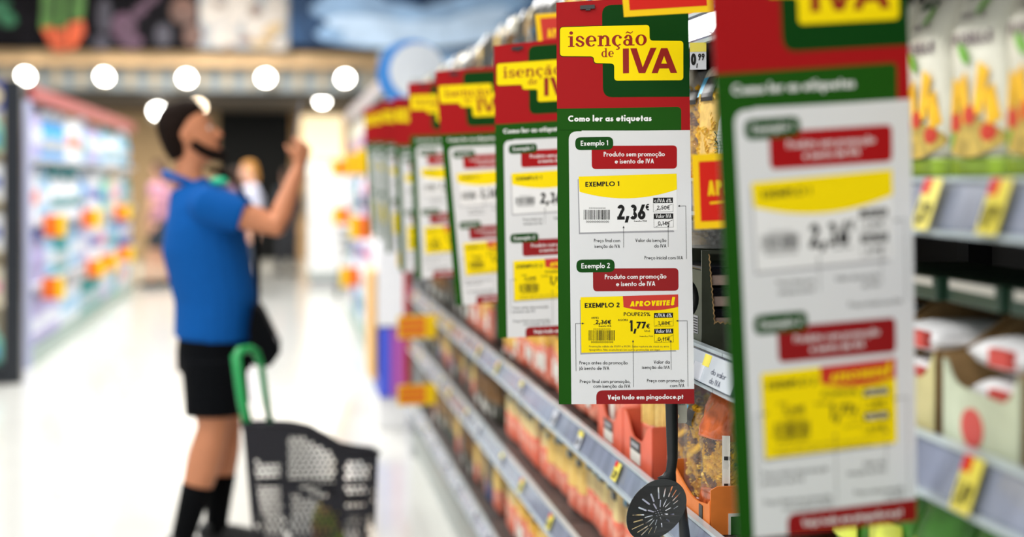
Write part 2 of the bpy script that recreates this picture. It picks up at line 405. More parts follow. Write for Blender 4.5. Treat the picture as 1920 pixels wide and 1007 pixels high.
def serif_title(A, x0, x1, y0, y1, xh, word):
    """bold soft serif lettering made of thick stems, thin serifs and swelling bowls"""
    def ring(cx, cy, RX, RY, rx, ry, a0=0, a1=360, dx=0, dy=0, n=26):
        L = [(cx + RX * math.cos(math.radians(a0 + (a1 - a0) * k / n)), cy + RY * math.sin(math.radians(a0 + (a1 - a0) * k / n))) for k in range(n + 1)]
        I = [(cx + dx + rx * math.cos(math.radians(a0 + (a1 - a0) * k / n)), cy + dy + ry * math.sin(math.radians(a0 + (a1 - a0) * k / n))) for k in range(n + 1)]
        return [[L[i], L[i + 1], I[i + 1], I[i]] for i in range(n)]
    def rect(a, b, c, d): return [[(a, b), (c, b), (c, d), (a, d)]]
    def dot(x, y, r): return [[(x + r * math.cos(2 * PI * k / 16), y + r * math.sin(2 * PI * k / 16)) for k in range(16)]]
    G = {}
    G['i'] = (.52, rect(.14, 0, .38, 1) + rect(0, 0, .52, .1) + rect(.0, .9, .3, 1) + dot(.25, 1.3, .155))
    G['s'] = (.72, ring(.34, .73, .32, .29, .12, .17, 20, 250) + ring(.38, .27, .34, .29, .13, .17, -160, 75) + [[(.1, .56), (.28, .68), (.62, .44), (.5, .3)]] + dot(.6, .76, .1) + dot(.1, .24, .11))
    G['e'] = (.9, ring(.45, .5, .45, .52, .2, .42, 0, 320, dx=.04) + rect(.2, .46, .88, .56) + [[(.66, .5), (.9, .5), (.86, .56), (.66, .62)]])
    G['n'] = (1.08, rect(.12, 0, .36, 1) + rect(0, 0, .48, .1) + rect(0, .9, .3, 1) + ring(.6, .62, .36, .4, .12, .27, 0, 170) + rect(.72, 0, .96, .64) + rect(.6, 0, 1.08, .1))
    G['c'] = (.84, ring(.45, .5, .45, .52, .2, .42, 50, 315, dx=.04) + dot(.7, .78, .12)); G['ç'] = (.84, G['c'][1] + ring(.45, -.2, .2, .17, .08, .08, -130, 90) + rect(.4, -.1, .52, .04))
    G['o'] = (.94, ring(.47, .5, .47, .52, .21, .42))
    G['a'] = (.92, ring(.34, .3, .34, .32, .13, .2) + ring(.42, .68, .32, .34, .08, .23, 0, 160) + rect(.52, .1, .76, .72) + rect(.52, 0, .94, .1) + dot(.2, .76, .11))
    til = [[(.2, 1.18), (.34, 1.34), (.36, 1.22), (.2, 1.12)], [(.34, 1.34), (.62, 1.2), (.6, 1.1), (.36, 1.22)], [(.62, 1.2), (.8, 1.36), (.8, 1.26), (.6, 1.1)]]
    G['ã'] = (.92, G['a'][1] + til)
    G['d'] = (1.02, ring(.42, .5, .42, .52, .19, .42, dx=.02) + rect(.62, 0, .86, 1.5) + rect(.5, 1.4, .86, 1.5) + rect(.7, 0, 1.0, .1))
    total = sum(G[c][0] + .09 for c in word) - .09; k = (x1 - x0) / total; dy = (y1 - y0) / total; pen = 0; n = 0
    for c in word:
        for q in G[c][1]:
            n += 1; A.quad([(x0 + (pen + x) * k, y0 + (pen + x) * dy - y * xh) for x, y in q], 4 + (n % 9) * .06)
        pen += G[c][0] + .09

def art_parts():
    out = []                                        # (name, label, material, Art, subdivide)
    def new(name, m, label=None, parent=None): a = Art(); out.append((name, label, m, a, parent)); return a
    a = new('red_header', M_red, 'red header print'); a.poly([(1040, -20), (1300, -20), (1300, 243.5), (1040, 243.5)], 1)
    a = new('green_frame', M_green, 'green frame print down the left side')
    a.poly(roundpoly([(1040, 203.5), (1277, 200), (1277, 244), (1040, 244)], [0, 8, 0, 0]), 2)
    a.poly([(1040, 243), (1090, 243), (1090, 262), (1072, 262), (1072, 765), (1040, 765)], 2)
    a = new('green_block', M_dgreen, 'dark green rounded block'); a.poly(roundpoly([(1128, 10), (1300, 4), (1300, 180.5), (1130, 182)], [18, 0, 0, 18]), 2)
    a = new('white_panel', M_paper, 'white panel print'); a.poly(roundpoly([(1066, 246), (1304, 243), (1310, 770), (1071.3, 770)], [16, 0, 0, 0]), 3)
    ys = [(1050, 51), (1217, 46.5), (1217.5, 76), (1281, 76.5), (1281, 150), (1151, 151), (1151, 119), (1113, 118), (1113, 105.5), (1050, 105)]
    a = new('title_badge_edge', M_dgreen); a.poly(roundpoly([(x + (1.2 if x > 1160 else -1.2) * (1 if i in (0, 1, 2, 3, 4, 5, 6, 7, 8, 9) else 0), y + (-1 if i in (0, 1, 2, 3) else 1.2)) for i, (x, y) in enumerate(ys)], 7), 2.7)
    a = new('title_badge', M_yel, 'yellow stepped title badge'); a.poly(roundpoly(ys, 6.5), 3.1)
    a = new('title_lettering', M_brown, 'dark red title lettering')
    serif_title(a, 1065, 1212, 88, 84.5, 20, 'isenção'); serif_title(a, 1127, 1150, 107, 106.5, 11.2, 'de')
    a.poly([(1167, 91), (1178.3, 90.6), (1178.6, 137), (1167.3, 137.4)], 4)
    a.quad([(1181, 90.5), (1193, 90.2), (1208, 137), (1197, 137)], 4); a.quad([(1230.5, 89.3), (1219, 89.6), (1200, 137), (1209, 137)], 4.1); a.quad([(1197, 137), (1208.5, 137), (1206, 126), (1201, 126)], 4.15)
    a.quad([(1221, 137), (1232.6, 137), (1250, 90), (1239, 90)], 4.2); a.quad([(1257, 136.8), (1269.5, 136.5), (1251, 90), (1239, 90)], 4.3); a.quad([(1232, 128), (1258, 128), (1255, 119), (1235, 119)], 4.4)
    a = new('red_box', M_red, 'red caption box'); a.poly(roundpoly([(1108.7, 273), (1269, 272), (1269, 315.5), (1109, 316.5)], 8), 4)
    a = new('red_box', M_dred, 'red caption box'); a.poly(roundpoly([(1111, 503), (1271.6, 502), (1272, 544.5), (1111.5, 545.8)], 8), 4)
    a = new('green_pill', M_pill, 'dark green example pill'); a.poly(roundpoly([(1078, 257), (1149, 256), (1149, 280), (1078.3, 281)], 10.5), 5)
    a = new('green_pill', M_pill, 'dark green example pill'); a.poly(roundpoly([(1080.3, 486.5), (1151.6, 485.5), (1151.8, 509.5), (1080.6, 510.5)], 10.5), 5)
    a = new('printed_card_edge', M_lgray); a.poly([(1082.6, 336), (1086, 334), (1262, 430), (1264, 434.5), (1085, 438.5)], 3.3)
    a = new('printed_card_edge', M_lgray); a.poly([(1086.6, 562), (1090, 560), (1266, 655), (1268, 658.8), (1087.6, 664.5)], 3.3)
    a = new('white_price_card', M_white, 'white example price card'); a.poly([(1084.5, 331), (1268.3, 325), (1269.2, 430.6), (1087.2, 435.4)], 4)
    arc = [(1086.2 + (1269 - 1086.2) * t, 359 * (1 - t) + 354.6 * t + 4 * 14.5 * t * (1 - t)) for t in [k / 14 for k in range(15)]]
    a = new('yellow_band', M_yel, 'yellow band with curved lower edge'); a.poly([(1084.4, 330.6), (1268.3, 324.8)] + arc[::-1], 5)
    a = new('yellow_price_card', M_yel, 'yellow example price card'); a.poly([(1088, 557), (1271, 551.8), (1273, 656), (1089.6, 661.3)], 4)
    arc = [(1168.3 + 103.2 * t, 575.5 * (1 - t) + 574.7 * t + 4 * 6.6 * t * (1 - t)) for t in [k / 12 for k in range(13)]]
    a = new('red_band', M_prom, 'bright red band'); a.poly([(1167, 554.6), (1271.2, 551.4)] + arc[::-1], 5)
    a = new('red_footer', M_dred, 'dark red footer band'); a.poly(roundpoly([(1117, 732), (1310, 729), (1310, 770), (1118, 770)], [13, 0, 0, 0]), 4)
    w_ = new('white_lettering', M_white, 'white lettering')
    w_.text('Como ler as etiquetas', 1065, 1221, 227.7, 11.6, .22, 226.5, layer=4)
    w_.text('Exemplo 1', 1088.4, 1140, 273, 9.6, .16, 272, layer=6); w_.text('Exemplo 2', 1089.6, 1142.8, 502.9, 9.6, .16, 502, layer=6)
    w_.text('Produto sem promoção', 1131.3, 1246, 293, 8.8, .16, 292.4, layer=5); w_.text('e isento de IVA', 1152, 1225.5, 306.2, 8.8, .16, 305.6, layer=5)
    w_.text('Produto com promoção', 1133.3, 1249, 523, 8.8, .16, 521.6, layer=5); w_.text('e isento de IVA', 1154.4, 1228, 536.2, 8.8, .16, 535.4, layer=5)
    w_.text('Veja tudo em pingodoce.pt', 1138.5, 1281, 749.3, 8.8, .2, 748, layer=5)
    b = new('black_lettering', M_black, 'black lettering')
    for x0, y0, x1, y1 in ((1224, 369.7, 1261.3, 380.6), (1225, 399.4, 1262, 410), (1225.5, 585.8, 1261.6, 595.8), (1226, 615.7, 1262, 625.6)): b.quad([(x0, y0 + .6), (x1, y0), (x1, y1 - .6), (x0, y1)], 5)
    for x0, y0, x1, y1 in ((1224.3, 381, 1261.6, 397), (1225.3, 410, 1262.3, 426), (1225.8, 596, 1261.9, 611.6), (1226.2, 625.5, 1262.2, 642)):
        b.line([(x0, y0), (x0 + .3, y1), (x1, y1 - .8), (x1, y0)], .5, 5)
    T = b.text
    T('EXEMPLO 1', 1097, 1161, 349.6, 9, .19, 348.3, layer=6); T('EXEMPLO 2', 1095.8, 1161, 576.8, 8.8, .19, 575.6, layer=6)
    T('2,36', 1156.5, 1209.5, 411.3, 28, .215, 410.8, sp=.05, layer=5); T('€', 1209.8, 1217.3, 394, 12.6, .18, layer=5)
    T('isento IVA', 1188, 1212, 415.2, 3, .2, layer=5); T('2,50€', 1231, 1256, 392.3, 7.4, .14, layer=5); T('0,14€', 1233, 1256.3, 421.8, 7.4, .14, layer=5)
    b.line([(1228, 394.5), (1260, 382)], .6, 5.7); b.line([(1228.6, 424.7), (1260.7, 412)], .6, 5.7)
    T('0000000000', 1104, 1134.6, 391, 2.6, .13, sp=.2, layer=5); T('0000000000000', 1098.5, 1141, 417, 4, .14, sp=.12, layer=5)
    T('Preço final com', 1113, 1162, 453.4, 6.2, .15, layer=4); T('isenção do IVA', 1114, 1161.7, 464.2, 6.2, .15, layer=4)
    T('Valor da isenção', 1190.4, 1249, 453, 6.2, .15, layer=4); T('do IVA', 1225.8, 1249, 463.4, 6.2, .15, layer=4); T('Preço inicial com IVA', 1207.7, 1280.2, 485.7, 6.2, .15, layer=4)
    T('POUPE25%', 1168.7, 1218.3, 592.3, 7, .16, layer=5); T('ANTES', 1108, 1122, 597.2, 3.6, .16, layer=5); T('2,36€', 1116, 1145.6, 607.6, 8, .18, layer=5)
    b.line([(1112, 608.4), (1145, 599.7)], .7, 5.7); T('isento IVA', 1122, 1145.6, 612.4, 3, .2, layer=5); T('AGORA', 1158, 1176.6, 601.4, 3.9, .16, layer=5)
    T('0000000000', 1112, 1144, 618, 2.6, .13, sp=.2, layer=5); T('0000000000000', 1107.5, 1149, 643, 4, .14, sp=.12, layer=5)
    T('1,', 1179.5, 1192.5, 616 + 5, 21, .22, layer=5, sp=.06); T('77', 1192.5, 1210.4, 615.6, 12.8, .22, layer=5, sp=.05); T('€', 1211, 1218.3, 615.6, 9, .18, layer=5)
    T('Und.', 1207.6, 1218.7, 621.8, 3.8, .14, layer=5); T('isento IVA', 1198.8, 1223.5, 631.6, 3.2, .14, layer=5)
    T('1,88€', 1233.4, 1257, 609, 7.2, .14, layer=5); T('0,11€', 1232.6, 1256.5, 639.3, 7.2, .14, layer=5); b.line([(1228, 610.4), (1260, 601.5)], .6, 5.7); b.line([(1227.5, 640.2), (1261, 628.3)], .6, 5.7)
    T('Preço antes da promoção', 1086, 1176.2, 683, 6.2, .15, layer=4); T('já isento de IVA', 1086, 1141.6, 693.2, 6.2, .15, layer=4)
    T('Valor da', 1225, 1255.3, 681.6, 6.2, .15, layer=4); T('isenção do IVA', 1203, 1255.3, 691.6, 6.2, .15, layer=4)
    T('Preço final com promoção,', 1086.8, 1181, 718, 6.2, .15, layer=4); T('com isenção do IVA', 1111.8, 1181, 727, 6.2, .15, layer=4)
    T('Preço com promoção', 1212.4, 1283, 716.6, 6.2, .15, layer=4); T('com IVA', 1255.7, 1283, 725.8, 6.2, .15, layer=4)
    T('c/IVA 6%', 1, 1, 1, 1, layer=4) if 0 else None
    wb = new('white_price_lettering', M_white); wb.text('c/IVA 6%', 1226.5, 1258.6, 378.8, 7, .13, layer=6); wb.text('Valor IVA', 1228.6, 1258.4, 408, 7, .13, layer=6)
    wb = new('white_price_lettering', M_white)
    wb.text('c/IVA 6%', 1227.5, 1258.8, 594, 6.8, .13, layer=6); wb.text('Valor IVA', 1228.8, 1258.6, 623.8, 6.8, .13, layer=6)
    r = new('yellow_lettering', M_yel); r.text('APROVEITE', 1180, 1255, 574.4, 9.8, .26, 572, layer=6, slope=.12); r.text('!', 1257, 1264, 572, 13, .3, layer=6, slope=.1)
    q = new('small_print', M_smalltext); q.text('Promoção válida de 99/99 a 99/99. Salvo ruptura de stock ou erro', 1104, 1253.7, 651, 3.6, .14, layer=5); q.text('tipográfico. Não acumulável com outras promoções em vigor.', 1104, 1237.8, 657.2, 3.6, .14, layer=5)
    rnd = random.Random(3)
    for x0, x1, y0, y1 in ((1094, 1143.8, 392.9, 411.2), (1103, 1151, 618.8, 638.2)):
        x = x0; bc = new('barcode', M_black, 'printed barcode')
        while x < x1 - 1:
            d = rnd.choice((.5, .5, .9, 1.5)); bc.quad([(x, y0), (x + d, y0), (x + d, y1), (x, y1)], 5); x += d + rnd.choice((.5, .8, 1.1))
    ar = new('pointer_lines', M_gray, 'thin pointer arrows')
    for pts in ([(1168.4, 463.4), (1168.4, 424)], [(1252.4, 462.4), (1252.4, 422)], [(1286.8, 484.7), (1285.6, 385.4), (1271.7, 385.6)], [(1079.7, 695.9), (1078.9, 606.4), (1093.6, 606)],
                [(1187, 725.7), (1186.1, 638.2)], [(1258, 693), (1257.3, 638)], [(1289.8, 724.9), (1288.2, 601), (1268.4, 601.2)]):
        ar.line(pts, .75, 5.6); e = Vector(pts[-1]); d = (e - Vector(pts[-2])).normalized(); n = Vector((-d.y, d.x))
        ar.quad([tuple(e + d * 1.5), tuple(e - d * 3 + n * 1.9), tuple(e - d * 3 - n * 1.9)], 5.8)
    return out
ART = art_parts()
ART = [a for a in ART]
ordinal = ['nearest and largest of the row, cut by the picture top', 'the only sharp one of the row, wholly readable', 'first one behind the sharp one',
           'second one behind the sharp one', 'third one behind the sharp one', 'fourth one behind the sharp one', 'fifth one behind the sharp one',
           'sixth one behind the sharp one', 'last and farthest in the row']
LAY = .00013
def make_sign(idx, q, bow=0.0):
    """q: TL, TR, BR, BL corners in the world"""
    TL, TR, BR, BL = q
    nrm = (BL - TL).cross(TR - TL).normalized()
    if nrm.y > 0: nrm = -nrm
    org = (TL + TR) / 2
    def sp(s, t):
        p = TL * (1 - s) * (1 - t) + TR * s * (1 - t) + BR * s * t + BL * (1 - s) * t
        return p + nrm * bow * (4 * t * (1 - t)) * (.6 + .4 * s) - org
    def fn(x, y, lay):
        s, t = st(x, y); s = min(1, max(0, s)); t = min(1, max(0, t))
        return sp(s, t) + nrm * (lay * LAY)
    root = empty('hanging_sign', org, 0, 'red, green and white sign, ' + ordinal[idx], 'sign', 'hanging VAT signs along the pasta shelf')
    mb = MB(); ns, ntt = 6, 24
    for side in (0, 1):
        off = nrm * (0 if side == 0 else -.0004)
        mb.add([sp(i / ns, j / ntt) + off for j in range(ntt + 1) for i in range(ns + 1)],
               [((j * (ns + 1) + i), (j * (ns + 1) + i + 1), ((j + 1) * (ns + 1) + i + 1), ((j + 1) * (ns + 1) + i)) for j in range(ntt) for i in range(ns)])
    mb.obj('paper_sheet', M_paper, root)
    cuts = [(1, y) for y in range(-10, 760, 32)] + [(0, x) for x in (1085, 1127, 1170, 1212, 1254)]
    for name, label, m, a, _ in ART:
        me = a.build(fn, cuts if a.polys and a.polys[0][0] == 'n' else ())
        o = link(name, me, root, m)
        if label: o['label'] = label
    # hanger: black plastic pin through the sheet and a thin arm to the shelf
    mb = MB(); c = fn(1101, 14, 0)
    ax = (TR - TL).normalized(); dn = (BL - TL).normalized()
    M_ = Matrix.Translation(c) @ Matrix((ax, nrm, -dn)).transposed().to_4x4()
    mb.box((-.012, -.002, -.0032), (.012, .004, .0032), M_); mb.box((-.003, .001, -.0055), (.005, .0035, -.001), M_)
    mb.box((-.004, -.006, -.003), (.004, 0, .003), M_)
    mb.obj('hanging_pin', M_blackpl, root)
    mb = MB(); a0 = c - nrm * .004; a1 = Vector((.664 - org.x, a0.y + .006, min(a0.z, 1.755 - org.z)))
    mb.tube([a0, a1], .0022, 8); mb.obj('hanging_arm', M_blackpl, root)
    return root
def quadw(px, zs): return [P(u, v, z) for (u, v), z in zip(px, zs)]
make_sign(0, quadw([(1322, -190), (1694, -226), (1718, 976), (1382, 1013)], [1.445, 1.475, 1.515, 1.485]), .006)
make_sign(1, quadw([(1043, 5), (1290, -10), (1302, 757), (1048, 758)], [2.37, 2.355, 2.30, 2.315]), 0)
make_sign(2, quadw([(926, 86), (1112, 66), (1120, 626), (934, 634)], [3.06, 3.04, 3.05, 3.06]), .003)
make_sign(3, quadw([(816, 134), (962, 122), (994, 562), (855, 573)], [3.84] * 4), .002)
make_sign(4, quadw([(765, 156), (884, 148), (895, 516), (780, 523)], [4.66] * 4), .002)
for i, (u, top, wd, zc) in enumerate(((738, 184, 100, 5.45), (713, 190, 87, 6.25), (695, 198, 77, 7.05), (681, 203, 68, 7.5))):
    hh = .658 * F / zc
    make_sign(5 + i, quadw([(u, top), (u + wd, top - 5), (u + wd + 12, top + hh - 4), (u + 12, top + hh)], [zc] * 4), .001)
# ------------------------------------------------------------------ the setting
M_floor = mat('polished_floor', (222, 222, 217), .12, spec=.5, noise=.02, nscale=2)
mb = MB(); mb.box((-14, -6, -.05), (12, 30, 0)); tag(mb.obj('floor', M_floor), kind='structure')
mb = MB(); mb.box((-14, -6, CEIL), (12, 30, CEIL + .05)); tag(mb.obj('ceiling', mat('ceiling_paint', (225, 225, 222), .8)), kind='structure')
M_wood = mat('light_oak', (232, 192, 142), .5, noise=.12, nscale=3, stretch=(1, 1, 12))
M_woodp = mat('pale_oak_panelling', (200, 160, 110), .55, noise=.1, nscale=2.5, stretch=(6, 1, .6))
M_dark = mat('dark_shopfront', (9, 11, 12), .6, spec=.15)
M_frame = mat('dark_frame', (14, 20, 30), .3)
wall = MB(); wall.box((-14, 27.5, 0), (12, 27.7, CEIL)); W = wall.obj('wall_back', mat('back_wall_paint', (178, 150, 112), .7)); tag(W, kind='structure')
# oak panels of the back wall, one by one
pm = MB(); pm.bbox((-.56, -.03, 0), (.56, 0, 2.75), .01); pme = pm.mesh(); pme.materials.append(M_woodp)
for x in (-7.2, -6.05, -4.9, -3.75, -.25, .9, 2.05, 3.2):
    link('panel', pme, W, None, (x, 27.5, 0))
mb = MB(); mb.box((-1.15, 27.3, 0), (.16, 27.47, 3.0)); o = mb.obj('dark_panel', M_dark, W)
# overhead bulkhead with oak beam, grey soffit and its slats
bk = MB(); bk.box((-14, 21.9, 3.45), (12, 22.3, CEIL)); BK = bk.obj('wall_bulkhead', mat('bulkhead_black', (20, 20, 24), .8)); tag(BK, kind='structure')
b0 = PY(400, 96, 21.6).z; b1 = PY(400, 124, 21.6).z
mb = MB(); mb.bbox((-9, 21.6, b1), (1.46, 21.9, b0), .01); tag(mb.obj('trim_1', M_wood), kind='structure')
s1 = PY(400, 172, 22).z
mb = MB(); mb.box((-9, 21.9, s1), (1.46, 22.1, b1)); SF = mb.obj('wall_soffit', mat('soffit_grey', (150, 158, 160), .5)); tag(SF, kind='structure')
sm = MB(); sm.bbox((-.05, -.06, s1 + .04), (.05, 0, b1), .01); sme = sm.mesh(); sme.materials.append(mat('slat_beige', (196, 182, 156), .5))
for k in range(29): link('slat', sme, SF, None, (-8.5 + k * .35, 21.9, 0))
mb = MB(); mb.box((-9, 22.1, s1 - .06), (3.4, 27.4, s1)); tag(mb.obj('ceiling_lowered', mat('lowered_ceiling', (48, 42, 36), .7)), kind='structure')

# ------------------------------------------------------------------ the posters over the aisle (flat printed boards)
def poster(name, u0, u1, v0, v1, zc, m, label):
    a, b = PY(u0, v0, zc), PY(u1, v1, zc); mb = MB(); y = a.y
    mb.bbox((0, 0, b.z - a.z), (b.x - a.x, .04, 0), .008)
    r = empty(name, a, 0, label, 'poster'); mb.obj('board', m, r); return r, a
def blobs(root, org, name, pts, m, zc, lay=1):
    """flat printed shapes: each entry a list of photo points"""
    A = Art()
    for i, p in enumerate(pts): A.poly(p, lay + i * .12)
    def fn(x, y, l):
        q = PY(x, y, zc); return Vector((q.x - org.x, -.003 * l, q.z - org.z))
    me = A.build(fn); return link(name, me, root, m)
def ell(cx, cy, rx, ry, a=0, n=18):
    return [(cx + rx * math.cos(t) * math.cos(a) - ry * math.sin(t) * math.sin(a), cy + rx * math.cos(t) * math.sin(a) + ry * math.sin(t) * math.cos(a)) for t in [2 * PI * k / n for k in range(n)]]
ZP = 21.3
r_, o_ = poster('vegetable_poster', -260, 372, -70, 94, ZP, mat('poster_black', (17, 15, 19), .7, noise=.4, nscale=3, spec=.1), 'dark photo board of carrots and beets above the oak beam')
blobs(r_, o_, 'carrot_print', [[(78, 52), (98, 50), (112, 96), (100, 96)], [(104, 56), (124, 52), (122, 96), (110, 96)], [(128, 44), (156, 38), (160, 60), (140, 92), (126, 94)]], mat('print_carrot', (214, 84, 34), .45, noise=.2, nscale=4), ZP)
blobs(r_, o_, 'leaf_print', [[(80, -40), (104, -50), (100, 50), (76, 54)], [(112, -40), (128, -40), (124, 50), (108, 54)], [(140, -50), (164, -40), (156, 36), (134, 40)]], mat('print_leaf', (74, 120, 46), .5, noise=.3, nscale=4), ZP, 2)
blobs(r_, o_, 'herb_print', [ell(-6, 24, 20, 13), ell(14, 36, 18, 14, .4), ell(-40, 30, 30, 20), ell(4, 8, 16, 8)], mat('print_herb', (30, 104, 66), .5, noise=.3, nscale=5), ZP, 2)
blobs(r_, o_, 'beet_print', [ell(232, 50, 24, 26), ell(262, 20, 18, 10, -.7), ell(246, 78, 22, 14), ell(284, 0, 18, 8, -.5)], mat('print_beet', (88, 54, 78), .5, noise=.25, nscale=4), ZP)
blobs(r_, o_, 'onion_print', [ell(344, 20, 26, 26), ell(362, 66, 18, 22)], mat('print_onion', (96, 60, 44), .5, noise=.25, nscale=4), ZP, 2)
blobs(r_, o_, 'root_print', [ell(306, 66, 16, 22), ell(196, 30, 14, 34), ell(190, 80, 18, 14)], mat('print_root', (56, 52, 66), .5, noise=.2, nscale=4), ZP)
r_, o_ = poster('garlic_poster', 373, 542, -70, 94, ZP, mat('poster_cloth', (150, 154, 158), .5, noise=.15, nscale=3), 'pale photo board of garlic and mushrooms above the oak beam')
blobs(r_, o_, 'garlic_print', [ell(400, 20, 24, 30), ell(452, 8, 30, 26), ell(484, 50, 28, 24), ell(420, 70, 26, 20), ell(524, 82, 16, 14), ell(436, 36, 18, 16), ell(516, 20, 22, 28)], mat('print_garlic', (196, 186, 176), .5, noise=.1, nscale=6), ZP)
blobs(r_, o_, 'mushroom_print', [ell(478, 20, 11, 12), ell(460, 74, 15, 8), ell(412, 8, 10, 7), ell(500, 74, 10, 8), ell(430, 88, 10, 5)], mat('print_mushroom', (126, 100, 86), .5, noise=.15, nscale=6), ZP, 2)
blobs(r_, o_, 'ginger_print', [ell(512, 56, 22, 11, -.5), ell(490, 82, 22, 8)], mat('print_ginger', (196, 166, 120), .5), ZP, 3)
r_, o_ = poster('fish_poster', 544, 1180, -120, 93, 20.9, mat('poster_navy', (22, 34, 54), .6, spec=.15, rgb2=(60, 92, 132), nscale=1.2, lo=.35, hi=.7), 'blue photo board of ice and fish hanging at the aisle end')
blobs(r_, o_, 'fish_print', [ell(780, 58, 190, 33, -.03), ell(700, 26, 120, 26, .08), ell(660, -2, 60, 12), ell(880, 20, 120, 30, -.2)], mat('print_fish', (118, 150, 184), .45, noise=.16, nscale=2), 20.9)
blobs(r_, o_, 'ice_print', [ell(790, 64, 150, 26, -.03), ell(700, 48, 90, 18, .1), ell(880, 44, 80, 20, -.3)], mat('print_ice', (170, 192, 216), .45, noise=.08, nscale=3), 20.9, 2)

a_, b_p = PY(712, 94, 20.9), PY(1180, 168, 20.9); mb = MB(); mb.bbox((a_.x - o_.x, 0, b_p.z - o_.z), (b_p.x - o_.x, .04, a_.z - o_.z - .002), .006); mb.obj('lower_board', mat('poster_pale_blue', (150, 178, 206), .45, rgb2=(90, 124, 164), nscale=1.4, lo=.4, hi=.7), r_)

# ------------------------------------------------------------------ spot lamps hanging from the beam
M_lamp = mat('lamp_lens', (255, 250, 240), emit=22); M_lamp2 = mat('warm_lamp_lens', (255, 232, 200), emit=9)
M_house = mat('lamp_housing', (205, 200, 190), .4)
def spot(u, v, zc, r, aim, m=M_lamp, lab='', up=.28):
    c = PY(u, v, zc); root = empty('spot_lamp', c, 0, lab, 'lamp', 'spot lamps at the aisle end')
    mb = MB(); mb.smooth = True
    mb.rings([[(rr * math.cos(2 * PI * k / 18), y, rr * math.sin(2 * PI * k / 18)) for k in range(18)] for rr, y in ((r * .55, .26), (r * .8, .22), (r, .1), (r * 1.08, 0), (r * 1.0, .004))])
    h = mb.obj('housing', M_house, root)
    mb = MB(); mb.rings([[(rr * math.cos(2 * PI * k / 18), y, rr * math.sin(2 * PI * k / 18)) for k in range(18)] for rr, y in ((r * .97, .0), (r * .8, -.012), (r * .4, -.02))])
    l = mb.obj('lens', m, root)
    for x in (h, l): x.rotation_euler = (-.35, 0, aim)
    mb = MB(); mb.tube([(0, .2, -.02), (0, .2, up)], .015, 8); mb.obj('stem', M_house, root)
    return root
for k, (u, v, a) in enumerate(((48, 143, .5), (196, 144, .4), (350, 147, .2), (498, 146, 0), (647, 147, -.2))):
    spot(u, v, 21.5, .105, a, up=.21, lab=['first white spot lamp from the photo left, over the dark display frame', 'second white spot lamp from the photo left, over the household shelves', 'white spot lamp above the gap before the man\'s head', 'white spot lamp between the man\'s head and the raised phone', 'white spot lamp under the beam to the upper right of the phone'][k])
spot(604, 188, 23.0, .1, 0, up=.1, lab='lower white spot lamp just right of the raised phone')
spot(296, 209, 22.6, .115, .3, lab='lower white spot lamp just left of the man\'s head', up=.28)
spot(372, 200, 22.6, .1, .3, M_lamp2, lab='small lamp peeping over the man\'s forehead', up=.2); spot(687, 170, 23, .08, 0, M_lamp2, lab='dim warm spot lamp nearest the round blue sign')
spot(190, 172, 24, .09, 0, mat('dim_lens', (250, 220, 200), emit=.8), lab='dim lamp under the second white spot lamp'); spot(305, 176, 24, .09, 0, MATS['dim_lens'], lab='dim lamp under the third white spot lamp')

# ------------------------------------------------------------------ right-hand gondola with the pasta
RX, YA, YB = .682, -.6, 7.72
RZ = [.30, .62, .895, 1.19, 1.465, 1.742]
M_steel = mat('shelf_steel', (150, 150, 150), .45, metal=.2); M_board = mat('shelf_board_dark', (62, 52, 48), .5, noise=.15, nscale=6)
M_rail = mat('price_rail_plastic', (136, 143, 164), .2, coat=.4, noise=.12, nscale=7, stretch=(1, 3, 1)); M_railtop = mat('price_rail_lip', (186, 198, 204), .25)
M_redpl = mat('red_plastic', (186, 30, 44), .35)
G = empty('shelving_gondola', (RX, YA, 0), 0, 'long grey steel supermarket shelving run holding the pasta, on the right of the aisle', 'shelving')
mb = MB(); mb.box((.44, 0, 0), (.47, YB - YA, 2.0)); mb.obj('back_panel', mat('back_panel_dark', (58, 56, 54), .6), G)
mb = MB(); mb.box((.03, 0, 0), (.47, YB - YA, .1)); mb.box((.0, 0, .1), (.47, YB - YA, .125)); mb.obj('base_plinth', mat('plinth_grey', (172, 178, 174), .4), G)
NB = 6; BW = (YB - YA) / NB
um = MB(); um.box((.40, -.02, 0), (.44, .02, 2.02)); ume = um.mesh(); ume.materials.append(mat('upright_dark', (40, 40, 40), .4))
for k in range(NB + 1): link('upright', ume, G, None, (0, min(max(k * BW, .02), YB - YA - .02), 0))
bm_ = MB(); bm_.box((.012, .004, -.012), (.44, BW - .004, .008))
bme = bm_.mesh(); bme.materials.append(M_board)
rm = MB(); 
for y0, y1 in ((.002, BW - .002),):
    pr = [(.012, .022), (.004, .024), (-.012, -.022), (-.010, -.028), (.002, -.027), (.012, -.012)]
    rm.rings([[(x, y, z) for x, z in pr] for y in (y0, y1)])
rme = rm.mesh(); rme.materials.append(M_rail)
lm = MB(); lm.box((-.001, .002, .0225), (.012, BW - .002, .028)); lm.box((-.017, .002, -.033), (-.008, BW - .002, -.027)); lme = lm.mesh(); lme.materials.append(M_railtop)
for z in RZ:
    for k in range(NB):
        s = link('shelf_board', bme, G, None, (0, k * BW, z)); r = link('price_rail', rme, s); l = link('rail_lip', lme, s)
mb = MB(); mb.bbox((.0, YB - YA, 0), (.47, YB - YA + .03, 2.03), .006); o = mb.obj('end_panel', mat('end_panel_grey', (196, 198, 198), .4), G)
mb = MB(); mb.bbox((-.035, YB - YA - .02, .35), (.0, YB - YA + .03, 1.26), .006); o = mb.obj('end_post', M_redpl, G); o['label'] = 'red end post'

